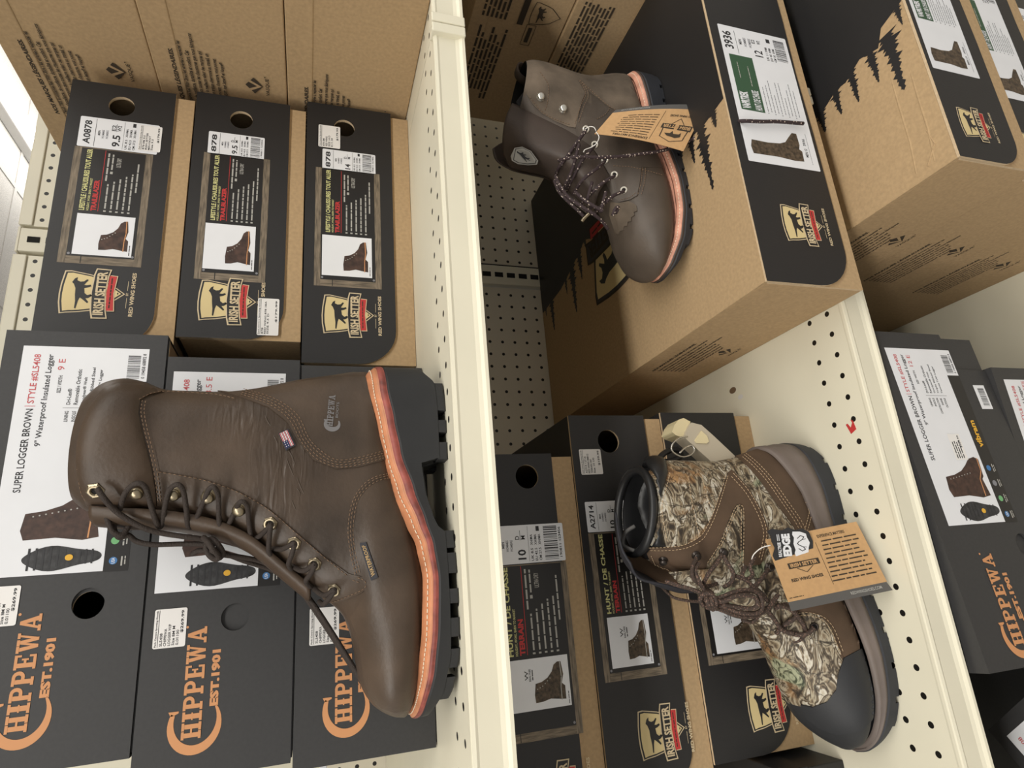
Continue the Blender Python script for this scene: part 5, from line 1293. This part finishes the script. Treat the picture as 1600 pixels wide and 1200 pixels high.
b2.lace('lace', L2([(960, 275, .549), (945, 284, .549), (930, 296, .553), (918, 308, .562), (910, 318, .58)]), 'lace2', r2)
b2.lace('lace', L2([(975, 299, .548), (960, 305, .548), (947, 315, .552), (938, 324, .560), (930, 332, .575)]), 'lace2', r2)
b2.lace('lace', L2([(905, 225, .553), (900, 245, .556), (894, 265, .564), (886, 284, .575), (880, 296, .590)]), 'lace2', r2)
b2.lace('lace', L2([(925, 285, .552), (921, 300, .553), (918, 315, .560), (925, 325, .565)]), 'lace2', r2)
b2.lace('lace', L2([(947, 300, .549), (942, 318, .551), (938, 332, .556)]), 'lace2', r2)
b2.lace('lace', L2([(868, 275, .575), (875, 290, .568), (888, 308, .560), (905, 320, .556), (925, 333, .555), (940, 345, .560), (950, 358, .566)]), 'lace2', r2)
b2.lace('lace', L2([(866, 282, .590), (874, 300, .585), (888, 315, .582), (902, 328, .580), (912, 338, .580)]), 'lace2', r2)
b2.lace('lace', L2([(899, 300, .560), (912, 312, .556), (928, 322, .553), (942, 330, .552)]), 'lace2', r2)
b2.lace('lace', L2([(957, 337, .552), (961, 327, .548), (966, 324, .548), (962, 333, .550)]), 'lace2', r2)
b2.lace('lace', L2([(873, 251, .560), (888, 247, .548), (910, 245, .543), (940, 246, .540), (975, 244, .538), (1005, 240, .537), (1040, 234, .535), (1080, 218, .525), (1110, 203, .505), (1135, 194, .482), (1152, 190, .461), (1165, 189, .4535), (1190, 190, .4525), (1215, 190, .4525), (1255, 193, .4525)]), 'lace2', r2, lab='long speckled lace trailing over the box front')
b2.lace('lace_tip', L2([(909, 346, .583), (914, 340, .580), (922, 332, .575)]), M['brass'], 0.0022)
# hang tag turned upside down
t = thing('hang_tag', 'kraft hang tag upside down on the boot with speckled laces', 'tag', (0.45, 0.54, -0.33))
Tl = lambda px, py, Y: at(px, py, Y) - Vector((0.45, 0.54, -0.33))
mb = MB(); c = Card(mb, [Tl(1068, 236, .520), Tl(929, 209, .545), Tl(961, 172, .545), Tl(1104, 164, .520)], bow=0.004)
c.sheet('tagkraft', 0.0006, v1=88); c.sheet('tagdark', 0.0006, v0=88, v1=100)
rn = random.Random(6)
c.text('EXPERIENCE MATTERS', 44, 82, 4, 10, 'kraftink', 2)
for k in range(9): c.small(46, 84 + rn.uniform(-3, 3), 15 + 7 * k, 2.2, 'kraftink', 2, rn)
c.rect(41.5, 41.9, 6, 82, 'kraftink', 2)
cc = [(2, 30), (4, 14), (20, 10), (34, 14), (36, 30), (30, 44), (20, 50), (8, 44)]
cc = [(6, 38), (7, 18), (20, 10), (33, 18), (34, 38)]
c.stroke(cc, 1.0, 'kraftink', 2); c.stroke([(13, 50), (20, 64), (27, 50)], 0.8, 'kraftink', 2)
c.rect(3, 37, 38, 50, 'kraftink', 2); c.text('IRISH SETTER', 4.5, 35.5, 40.5, 47.5, 'tagkraft', 3, bold=0.02)
c.poly([(11, 24), (16, 20), (26, 22), (30, 27), (24, 28), (22, 34), (20, 28), (14, 29), (12, 33)], 'kraftink', 2)
c.text('RED WING SHOES', 8, 34, 68, 73, 'kraftink', 2, bold=0.01); c.text('REDWINGSHOES.COM', 62, 92, 92, 96, 'paletext', 2)
mb.build('card', t)
mb = MB(); mb.tube(cr([tuple(Tl(*p)) for p in ((931, 204, .5445), (928, 199, .547), (921, 198, .550), (914, 202, .553))], 5), 0.0006, 'wire', 6)
mb.tube(cr([tuple(Tl(*p)) for p in ((931, 206, .5435), (936, 214, .543), (932, 224, .545), (924, 230, .549), (914, 234, .551), (912, 238, .552))], 5), 0.0006, 'wire', 6); mb.build('wire_loop', t, smooth=True)

# ---------------------------------------------------------------- camouflage hunting boot on the middle shelf
def camo_mat():
    m = bpy.data.materials.new('woodland_print_fabric'); m.use_nodes = True; N, L = nodes_of(m); b = N['Principled BSDF']; b.inputs['Roughness'].default_value = 0.62
    tc = N.new('ShaderNodeTexCoord')
    def mapping(sc, rot=(0, 0, 0)):
        mp = N.new('ShaderNodeMapping'); mp.inputs['Scale'].default_value = sc; mp.inputs['Rotation'].default_value = rot; L.new(tc.outputs['Object'], mp.inputs[0]); return mp.outputs[0]
    def noise(v, s, d=5, dist=0.0):
        n = N.new('ShaderNodeTexNoise'); n.inputs['Scale'].default_value = s; n.inputs['Detail'].default_value = d; n.inputs['Distortion'].default_value = dist; L.new(v, n.inputs['Vector']); return n.outputs['Fac']
    def ramp(fac, stops, interp='LINEAR'):
        r = N.new('ShaderNodeValToRGB'); r.color_ramp.interpolation = interp
        while len(r.color_ramp.elements) < len(stops): r.color_ramp.elements.new(0.5)
        for e, (p, c) in zip(r.color_ramp.elements, stops): e.position = p; e.color = c
        L.new(fac, r.inputs[0]); return r.outputs[0]
    def mix(a, bb, f):
        mx = N.new('ShaderNodeMix'); mx.data_type = 'RGBA'
        for s_, v in (('A', a), ('B', bb)):
            if isinstance(v, tuple): mx.inputs[s_].default_value = v
            else: L.new(v, mx.inputs[s_])
        L.new(f, mx.inputs['Factor']); return mx.outputs['Result']
    v = mapping((1.0, 1.0, 2.2), (0, 0.5, 0))
    D_ = (0.028, 0.020, 0.013, 1); B_ = (0.11, 0.08, 0.05, 1); L1_ = (0.46, 0.40, 0.29, 1); T_2 = (0.24, 0.18, 0.11, 1); W_2 = (0.66, 0.62, 0.53, 1)
    bark = ramp(noise(v, 30, 3.5, 1.5), [(0.0, D_), (0.36, D_), (0.41, B_), (0.45, T_2), (0.49, L1_), (0.525, B_), (0.545, D_), (0.57, T_2), (0.60, W_2), (0.65, L1_), (0.69, B_), (0.75, T_2)])
    fine = ramp(noise(mapping((1.0, 1.0, 2.0), (0, -0.6, 0)), 120, 4, 1.2), [(0.34, (0.25, 0.25, 0.25, 1)), (0.42, (0.92, 0.92, 0.92, 1))])
    leaf = ramp(noise(mapping((1, 1, 1)), 13, 3, 0.8), [(0.0, (0, 0, 0, 1)), (0.555, (0, 0, 0, 1)), (0.62, (0.85, 0.85, 0.85, 1))])
    grn = ramp(noise(mapping((1.3, 1, 1), (1, 0, 0)), 17, 3, 0.5), [(0.0, (0, 0, 0, 1)), (0.60, (0, 0, 0, 1)), (0.64, (0.9, 0.9, 0.9, 1))])
    twig = ramp(noise(mapping((1.0, 1.0, 0.35), (0, 0.9, 0.3)), 48, 2, 1.0), [(0.0, (0, 0, 0, 1)), (0.485, (0, 0, 0, 1)), (0.50, (1, 1, 1, 1)), (0.515, (0, 0, 0, 1))])
    c = mix(D_, bark, fine)
    lcol = ramp(noise(v, 60, 4, 1.5), [(0.35, (0.13, 0.06, 0.025, 1)), (0.6, (0.46, 0.26, 0.11, 1))])
    c = mix(c, lcol, leaf)
    gcol = ramp(noise(mapping((1, 1, 2)), 110, 4, 1.6), [(0.40, (0.03, 0.045, 0.02, 1)), (0.56, (0.36, 0.38, 0.25, 1))])
    c = mix(c, gcol, grn); c = mix(c, D_, twig)
    L.new(c, b.inputs['Base Color'])
    bp = N.new('ShaderNodeBump'); bp.inputs['Strength'].default_value = 0.3; bp.inputs['Distance'].default_value = 0.0005; L.new(noise(mapping((1, 1, 1)), 400, 2), bp.inputs['Height']); L.new(bp.outputs[0], b.inputs['Normal'])
    return m
M['camo'] = camo_mat()
M['nub'] = leather('brown_nubuck', (0.088, 0.055, 0.034, 1), 0.7, 0.22, 26)
M['padding'] = mat('black_soft_padding', (0.012, 0.012, 0.013, 1), rough=0.42, spec=0.5, bump=0.1, bscale=300, bdist=0.0004)
M['toecap'] = mat('matte_black_toe_rubber', (0.020, 0.021, 0.024, 1), rough=0.6, bump=0.3, bscale=600, bdist=0.0004)
M['mid3'] = mat('taupe_midsole', (0.155, 0.125, 0.110, 1), rough=0.6, noise=0.12, nscale=30)
M['thread3'] = mat('cream_thread', (0.50, 0.36, 0.22, 1), rough=0.7)
M['beige'] = mat('beige_hard_plastic', (0.50, 0.44, 0.34, 1), rough=0.35)
M['ivory'] = mat('ivory_hard_plastic', (0.72, 0.62, 0.38, 1), rough=0.35)
M['gunmetal'] = mat('gunmetal', (0.06, 0.05, 0.045, 1), rough=0.35, metal=0.8)

def tabf(T):
    T = sorted(T)
    def f(x):
        if x <= T[0][0]: return T[0][1]
        for a, b in zip(T, T[1:]):
            if x <= b[0]: return a[1] + (b[1] - a[1]) * (x - a[0]) / (b[0] - a[0])
        return T[-1][1]
    return f
b3 = Boot('hunting_boot', 'camouflage and brown hunting boot with black toe cap on the middle shelf', (-0.05, 0.598, Z2), yaw=math.radians(2.5))
b3.ctr = (1160, 860)
K3 = [(150, 226, 62, 240, 40, .95, .95), (158, 212, 56, 232, 43, .95, .95), (160, 190, 46, 212, 43, .95, .95), (159, 160, 32, 180, 41, .95, .92), (158, 130, 14, 150, 40, .92, .88), (161, 104, -8, 126, 39, .9, .82), (167, 80, -30, 111, 40, .82, .78),
      (171, 58, -50, 103, 41, .72, .75), (166, 42, -66, 98, 42, .55, .75), (120, 36, -80, 94, 44, .45, .78), (68, 33, -92, 89, 46, .4, .8), (15, 27, -104, 83, 50, .4, .82), (-35, 22, -116, 76, 53, .4, .84), (-80, 22, -127, 67, 52, .42, .85), (-112, 26, -137, 56, 43, .45, .85), (-134, 30, -145, 46, 29, .5, .85), (-147, 34, -150, 39, 10, .6, .9)]
b3.body(K3, 'camo')
TOE3 = tabf([(20, -44), (31, -46), (58, -58), (65, -70), (70, -87), (76, -97), (81, -102), (90, -104)])
HEEL3 = tabf([(40, 60), (66, 45), (67, 64), (75, 82), (84, 100), (94, 127), (98, 142), (101, 175)])
b3.paint(lambda x, y, z: z < 60 and x > -58, 'nub')
b3.paint(lambda x, y, z: x > HEEL3(z) + 2 and z < 101, 'nub')
b3.paint(lambda x, y, z: x < TOE3(z) - 1, 'toecap')
b3.paint(lambda x, y, z: z > 226 - 0.10 * (x - 100) and y > -20, 'padding')
PLAN3 = [(-152, 0, 0), (-148, 17, 0), (-135, 33, 0), (-112, 46, 0), (-80, 54, 0), (-40, 55.5, 0), (0, 51, 0), (40, 45, 0), (80, 43.5, 0), (120, 43, 0), (150, 37, 0), (166, 26, 0), (173, 12, 0), (175, 0, 0)]
PLAN3i = PLAN3
sole_set(b3, PLAN3, [(180, 66), (150, 60), (110, 46), (70, 40), (30, 38), (-20, 32), (-60, 27), (-100, 26), (-135, 30), (-155, 34)],
         [(180, 30), (150, 26), (110, 22), (70, 21), (30, 19), (-20, 16), (-60, 15), (-100, 17), (-135, 22), (-155, 26)],
         [(180, 18), (165, 5), (145, 0), (60, 0), (20, 2), (-5, 0), (-90, 0), (-125, 3), (-155, 16)],
         [(150, 166), (118, 144), (84, 112), (48, 78), (2, 42), (-34, -4), (-68, -40), (-100, -74), (-128, -106)], ('mid3', 'mid3', 'rubber2', 'mid3'), notch_d=6, lip=2.0, welt=False, names=('welt', 'midsole', 'outsole'))
# sculpted taupe midsole wrapping the lower upper
def side_band(bt, plan, prof, m, name):
    st = cr([tuple(map(float, p)) for p in plan], 8); N_ = [(x, c - h) for x, h, c in st]; F_ = [(x, c + h) for x, h, c in st]; P = N_ + list(reversed(F_[1:-1])); k = len(P); vs = []
    for off, zf in prof:
        for i in range(k):
            a, b = P[(i - 1) % k], P[(i + 1) % k]; dx, dy = b[0] - a[0], b[1] - a[1]; d = math.hypot(dx, dy) or 1
            o = off(P[i][0]) if callable(off) else off
            vs.append(((P[i][0] + dy / d * o) / 1000, (P[i][1] - dx / d * o) / 1000, zf(P[i][0]) / 1000))
    mb = MB(); mb.add(vs, [(i * k + j, i * k + (j + 1) % k, (i + 1) * k + (j + 1) % k, (i + 1) * k + j) for i in range(len(prof) - 1) for j in range(k)], m)
    return mb.build(name, bt.t, smooth=True)
zt3 = tabf([(180, 70), (150, 62), (110, 47), (70, 41), (30, 38), (-20, 33), (-60, 28), (-100, 26), (-135, 27), (-155, 28)]); zl3 = tabf([(180, 30), (150, 26), (110, 22), (70, 21), (30, 19), (-20, 16), (-60, 15), (-100, 17), (-135, 22), (-155, 26)])
side_band(b3, PLAN3, [(-5, zt3), (-2.2, lambda x: zt3(x) + 0.3), (-0.6, lambda x: zt3(x) - 1.5), (0.2, lambda x: zt3(x) * .7 + zl3(x) * .3), (-0.6, lambda x: zt3(x) * .5 + zl3(x) * .5), (1.6, lambda x: zt3(x) * .35 + zl3(x) * .65), (1.8, zl3), (-3, lambda x: zl3(x) - 0.5)], 'mid3', 'midsole')
# overlays
b3.panel('heel_leather', [(1150, 714), (1190, 701), (1215, 697), (1240, 712), (1262, 745), (1277, 780), (1290, 822), (1300, 870), (1262, 878), (1250, 840), (1234, 815), (1215, 790), (1190, 755), (1172, 733), (1158, 720)], 'nub', 0.0016, 6)
b3.panel('side_leather', [(1285, 822), (1300, 850), (1325, 905), (1350, 960), (1366, 1000), (1350, 1010), (1318, 1027), (1310, 1005), (1298, 978), (1278, 960), (1240, 955), (1225, 930), (1235, 880), (1252, 850), (1268, 832)], 'nub', 0.0012, 6)
b3.panel('toe_cap', [(1367, 1000), (1350, 1010), (1318, 1028), (1310, 1050), (1306, 1078), (1292, 1096), (1270, 1104), (1252, 1100), (1262, 1122), (1285, 1138), (1310, 1146), (1345, 1140), (1372, 1110), (1378, 1080), (1376, 1040)], 'toecap', 0.0020, 5)
A1 = [(1142, 735), (1146, 738), (1170, 765), (1190, 800), (1200, 828), (1198, 850), (1190, 878), (1186, 882), (1162, 884), (1163, 850), (1163, 800), (1158, 788), (1150, 788), (1142, 800), (1122, 850), (1104, 880), (1100, 896), (1060, 896), (1030, 892), (1016, 875), (1008, 855), (1045, 855), (1070, 852), (1090, 842), (1100, 830), (1115, 800), (1130, 760), (1138, 738)]
b3.panel('quarter_leather', A1, 'nub', 0.0016, 6)
b3.panel('collar_padding', [(1010, 716), (1030, 716), (1040, 722), (1043, 740), (1036, 765), (1029, 790), (1030, 815), (1037, 845), (1040, 853), (1012, 853), (1005, 835), (996, 812), (990, 790), (992, 770), (1000, 745), (1006, 728)], 'padding', 0.002, 5, puff=0.009)
st = [[(1144, 741), (1168, 768), (1187, 802), (1196, 830), (1193, 852), (1187, 876)], [(1141, 746), (1164, 772), (1183, 806), (1191, 831), (1189, 850), (1183, 876)],
      [(1136, 745), (1118, 800), (1103, 832), (1092, 845), (1070, 855), (1045, 858), (1014, 858)], [(1133, 742), (1114, 798), (1099, 829), (1088, 840), (1068, 850), (1045, 853), (1012, 854)],
      [(1104, 878), (1125, 845), (1144, 800), (1151, 791), (1157, 791), (1160, 800), (1160, 850), (1159, 880)], [(1108, 880), (1128, 846), (1147, 802), (1152, 795), (1156, 796), (1156, 810), (1156, 850), (1155, 878)],
      [(1160, 716), (1176, 730), (1196, 752), (1220, 786), (1240, 815), (1252, 838)], [(1163, 713), (1180, 728), (1200, 750), (1224, 784), (1244, 813), (1256, 836)], [(1166, 711), (1184, 726), (1204, 748), (1228, 782), (1248, 811), (1259, 833)],
      [(1266, 772), (1262, 800), (1255, 830)], [(1270, 774), (1266, 802), (1259, 832)], [(1240, 959), (1262, 957), (1285, 964), (1300, 980), (1310, 1003), (1317, 1022)], [(1243, 963), (1262, 961), (1282, 968), (1296, 983), (1306, 1006), (1313, 1024)],
      [(1018, 866), (1026, 882), (1036, 890), (1065, 892), (1090, 892)], [(1046, 740), (1040, 765), (1034, 790), (1036, 815), (1042, 846)], [(1074, 745), (1080, 790), (1092, 838)], [(1094, 742), (1104, 780), (1112, 800)]]
b3.stitch(st, 'thread3', 'seam_stitching', d=0.0026, gap=0.0011, r=0.00042, off=0.0022)
# padded collar rim all round and the dark inside
rim = cr([tuple(Vector(v) * 1.0) for v in [b3.vs[int(j)] for j in range(0, b3.n, 4)]] + [tuple(b3.vs[0])], 3)
mb = MB(); P = [Vector(p) + Vector((0, 0, 0.006)) for p in rim]; mb.tube(P[:-1], 0.0046, 'padding', 10, closed=True); mb.build('collar_rim', b3.t, smooth=True)
lining(b3, 'padding', depth=3, inset=0.12)
sheet(b3, 'tongue', [[(962, 800, .600), (966, 830, .590), (972, 858, .583), (985, 880, .578)], [(968, 850, .615), (972, 870, .602), (985, 890, .592), (1000, 905, .585)], [(985, 885, .62), (1000, 900, .605), (1020, 912, .595), (1045, 915, .585)], [(1010, 900, .625), (1035, 915, .61), (1060, 925, .6), (1085, 925, .59)]], 'tagblack')
sheet(b3, 'far_flap', [[(967, 845, .630), (969, 862, .628), (978, 880, .628), (995, 900, .630)], [(990, 850, .650), (1000, 880, .645), (1012, 898, .643), (1030, 910, .643)], [(1050, 870, .655), (1060, 895, .648), (1075, 912, .645), (1092, 925, .645)], [(1130, 900, .648), (1140, 925, .642), (1150, 945, .640), (1160, 960, .640)]], 'nub')
sheet(b3, 'throat', [[(1045, 895, .585), (1060, 910, .590), (1070, 922, .60)], [(1100, 890, .575), (1115, 915, .582), (1125, 935, .595)], [(1160, 890, .570), (1170, 925, .578), (1180, 955, .59)], [(1200, 930, .565), (1205, 960, .572), (1210, 985, .582)]], 'camo')
# pull webbing on the far side of the collar
mb = MB(); mb.tube(cr([tuple(b3.at(*p)) for p in ((992, 822, .600), (980, 830, .604), (974, 842, .608), (974, 852, .606), (984, 858, .600), (996, 862, .596))], 5), 0.0022, 'tagdark', 7); mb.build('pull_loop', b3.t, smooth=True)
mb = MB(); mb.tube(cr([tuple(b3.at(*p)) for p in ((1026, 722, .622), (1038, 708, .626), (1056, 702, .63), (1064, 712, .632), (1050, 720, .63), (1036, 722, .626))], 5), 0.0035, 'padding', 8); mb.build('back_loop', b3.t, smooth=True)
for p in ((1036, 872), (1086, 866), (1128, 862), (1200, 886)): stud(b3, *p, 'gunmetal', name='hook', r=0.0042, h=0.006, off=0.002)
for p in ((1272, 979), (1199, 888)): eyelet(b3, *p, 'gunmetal', r=0.0042, ri=0.0022, off=0.0012)
def L3(pts): return [(p[0], p[1], None, p[2]) for p in pts]
r3 = 0.0021; YS = .553
b3.lace('lace', L3([(1088, 872, .552), (1082, 886, .548), (1082, 900, .548), (1092, 912, .552), (1105, 916, .56), (1120, 912, .566)]), 'lace3', r3)
b3.lace('lace', L3([(1128, 866, .550), (1120, 880, .548), (1110, 892, .548), (1104, 902, .55), (1100, 914, .556), (1110, 925, .56)]), 'lace3', r3)
b3.lace('lace', L3([(1130, 868, .550), (1138, 882, .547), (1146, 896, .546), (1142, 910, .550), (1130, 918, .556)]), 'lace3', r3)
b3.lace('lace', L3([(1200, 890, .550), (1192, 902, .546), (1180, 915, .545), (1168, 925, .548), (1155, 932, .554)]), 'lace3', r3)
b3.lace('lace', L3([(1165, 885, .549), (1160, 900, .546), (1172, 912, .545), (1188, 925, .546), (1200, 940, .548)]), 'lace3', r3)
b3.lace('lace', L3([(1180, 870, .549), (1172, 885, .547), (1176, 898, .546), (1166, 905, .547), (1150, 900, .548)]), 'lace3', r3)
b3.lace('lace', L3([(1040, 908, .58), (1060, 915, .57), (1078, 920, .562), (1092, 925, .558), (1104, 932, .553)]), 'lace3', r3)
b3.lace('lace', L3([(1032, 915, .61), (1050, 932, .60), (1070, 938, .59), (1090, 940, .572), (1102, 940, .562)]), 'lace3', 0.0015)
# the bow
b3.lace('lace', L3([(1108, 938, .545), (1125, 934, .540), (1145, 926, .536), (1165, 922, .535), (1182, 926, .535), (1190, 938, .536), (1190, 952, .538), (1180, 958, .540), (1160, 958, .541), (1140, 952, .543), (1120, 944, .545)]), 'lace3', 0.0023)
b3.lace('lace', L3([(1108, 934, .542), (1128, 940, .537), (1148, 932, .533), (1166, 930, .532), (1180, 934, .533), (1183, 946, .535), (1172, 951, .538), (1150, 948, .541), (1128, 944, .543)]), 'lace3', 0.0022)
b3.lace('lace', L3([(1112, 948, .548), (1130, 954, .545), (1150, 962, .545), (1170, 964, .545), (1186, 960, .545), (1200, 950, .545), (1208, 940, .545), (1215, 930, .545)]), 'lace3', 0.0022)
b3.lace('lace', L3([(1104, 930, .546), (1098, 918, .548), (1090, 904, .548), (1086, 890, .549), (1092, 880, .551)]), 'lace3', 0.0022)
b3.lace('lace', L3([(1100, 946, .548), (1094, 938, .545), (1098, 930, .541), (1108, 928, .538), (1116, 934, .536), (1118, 944, .537), (1112, 950, .541), (1104, 948, .546)]), 'lace3', 0.0025)
b3.lace('lace', L3([(1106, 926, .545), (1104, 936, .537), (1108, 946, .538), (1114, 952, .544)]), 'lace3', 0.0025)
b3.lace('lace', L3([(1112, 926, .545), (1111, 936, .536), (1114, 946, .537), (1120, 951, .543)]), 'lace3', 0.0025)
b3.lace('lace', L3([(1190, 955, .545), (1180, 968, .548), (1172, 972, .55), (1160, 968, .548)]), 'lace3', 0.002)
b3.lace('lace', L3([(1272, 980, .553), (1264, 988, .556), (1252, 992, .560), (1238, 990, .566), (1225, 985, .575)]), 'lace3', 0.0024)
b3.lace('lace', L3([(1215, 945, .55), (1235, 952, .552), (1250, 968, .556), (1258, 985, .560), (1250, 1000, .566), (1232, 1002, .574), (1218, 992, .582)]), 'lace3', 0.0024)
b3.lace('lace', L3([(1212, 990, .575), (1228, 975, .565), (1244, 962, .558), (1232, 945, .555), (1210, 950, .56)]), 'lace3', 0.0024)
b3.lace('lace', L3([(1196, 950, .555), (1210, 968, .56), (1222, 984, .565), (1240, 990, .562)]), 'lace3', 0.0024)

# folded black print under the tag, kraft hang tag, black badge tag
o_ = Vector((0.02, 0.53, -0.45))
t = thing('hang_tag', 'kraft hang tag with black edge hanging over the camouflage boot', 'tag', tuple(o_))
TT = lambda px, py, Y: at(px, py, Y) - o_
mb = MB(); c = Card(mb, [TT(1196, 843, .540), TT(1338, 815, .532), TT(1386, 909, .512), TT(1232, 941, .520)], bow=0.0)
c.sheet('tagkraft', 0.0006)
rn = random.Random(14)
c.text('EXPERIENCE MATTERS', 52, 82, 9, 14, 'kraftink', 2)
for k in range(10): c.small(54 - k * 0.6, 95 - rn.uniform(0, 6), 20 + 7.0 * k, 2.6, 'kraftink', 2, rn)
c.rect(47.6, 48.0, 20, 88, 'kraftink', 2)
c.rect(12, 44, 44, 53, 'kraftink', 2); c.text('IRISH SETTER', 14, 42, 45.5, 51.5, 'tagkraft', 3, bold=0.02); c.stroke([(20, 54), (28, 62), (36, 54)], 0.8, 'kraftink', 2)
c.text('RED WING SHOES', 10, 42, 68, 73, 'kraftink', 2, bold=0.02); c.small(2, 16, 95, 1.4, 'kraftink', 2, rn)
mb.build('card', t)
mb2 = MB(); c2 = Card(mb2, [TT(1232, 941, .5200), TT(1385, 909, .5120), TT(1395, 922, .5125), TT(1237, 955, .5205)]); c2.sheet('tagdark', 0.0006); c2.text('REDWINGSHOES.COM', 60, 92, 25, 60, 'paletext', 2); mb2.build('dark_edge', t)
mb4 = MB(); mb4.tube(cr([tuple(TT(*p)) for p in ((1204, 852, .536), (1190, 856, .540), (1178, 866, .545), (1174, 876, .549))], 5), 0.0006, 'wire', 6); mb4.build('wire_loop', t, smooth=True)
t = thing('badge_tag', 'black and white EDGE badge tag on top of the kraft hang tag', 'tag', tuple(o_ + Vector((0, -0.006, 0))))
TB = lambda px, py, Y: at(px, py, Y) - o_ - Vector((0, -0.006, 0))
mb = MB()
outl = [(1199, 830), (1206, 826), (1222, 829), (1231, 824), (1242, 828), (1254, 826), (1264, 831), (1270, 845), (1271, 862), (1269, 870), (1258, 873), (1240, 876), (1222, 878), (1212, 878), (1208, 868), (1211, 856), (1206, 846), (1205, 838)]
F = [TB(x, y, .5330 - (x - 1200) * 0.00003) for x, y in outl]; Bk = [p + Vector((0, 0.0008, 0)) for p in F]; n = len(F)
tri = tessellate_polygon([[Vector((p.x, p.z, 0)) for p in F]])
mb.add(F, tri, 'ink'); mb.add(Bk, [tuple(reversed(f)) for f in tri], 'ink'); mb.add(F + Bk, [(i, (i + 1) % n, (i + 1) % n + n, i + n) for i in range(n)], 'ink')
c = Card(mb, [TB(1216, 872, .5322), TB(1211, 832, .5324), TB(1262, 828, .5308), TB(1268, 868, .5306)])
# a: along the reading direction; b: down the tag
c.text('EDGE', 4, 92, 16, 42, 'white', 2, bold=0.05); c.text('REALTREE', 4, 60, 2, 12, 'white', 2, bold=0.02)
c.rect(66, 92, 3, 5, 'white', 2); c.rect(66, 92, 8, 10, 'white', 2)
c.poly([(2, 52), (14, 50), (26, 54), (50, 50), (74, 54), (86, 50), (98, 52), (96, 74), (86, 92), (70, 94), (50, 100), (30, 94), (14, 92), (4, 74)], 'white', 2)
c.stroke([(30, 64), (20, 74), (26, 84), (36, 78), (44, 66), (50, 62), (56, 66), (64, 78), (74, 84), (80, 74), (70, 64)], 2.6, 'ink', 3); c.stroke([(36, 78), (34, 88)], 2, 'ink', 3); c.stroke([(64, 78), (66, 88)], 2, 'ink', 3)
mb.build('badge', t)
# security tag at the back of the collar
o_ = at(1090, 690, .625)
t = thing('security_tag', 'beige hard plastic security tag clipped behind the camouflage boot collar', 'tag', tuple(o_))
TS = lambda px, py, Y: at(px, py, Y) - o_
def prism(mb, poly, Y0, Y1, m):
    F = [TS(x, y, Y0) for x, y in poly]; Bk = [p + Vector((0, Y1 - Y0, 0)) for p in F]; n = len(F)
    tri = tessellate_polygon([[Vector((p.x, p.z, 0)) for p in F]])
    mb.add(F, tri, m); mb.add(Bk, [tuple(reversed(f)) for f in tri], m); mb.add(F + Bk, [(i, (i + 1) % n, (i + 1) % n + n, i + n) for i in range(n)], m)
mb = MB(); prism(mb, [(1080, 660), (1096, 664), (1113, 679), (1148, 712), (1150, 722), (1112, 722), (1092, 704), (1070, 684), (1072, 674)], .612, .632, 'beige'); o = mb.build('housing', t, bevel=0.0012)
mb = MB(); prism(mb, [(1096, 673), (1105, 681), (1108, 690), (1104, 693), (1088, 692), (1086, 688)], .6105, .6125, 'ivory'); mb.build('raised_diamond', t, bevel=0.0004)
mb = MB(); prism(mb, [(1060, 656), (1068, 653), (1079, 659), (1072, 674), (1068, 684), (1056, 680), (1050, 675), (1054, 664)], .616, .640, 'ivory'); mb.build('end_block', t, bevel=0.002)
mb = MB(); mb.tube(cr([tuple(TS(*p)) for p in ((1074, 682, .612), (1062, 684, .608), (1052, 692, .606), (1049, 702, .606), (1056, 710, .607), (1068, 714, .608), (1080, 710, .608), (1085, 702, .609), (1080, 696, .610), (1070, 700, .608), (1062, 708, .607))], 5), 0.0010, 'nickel', 8); mb.build('wire_loop', t, smooth=True)
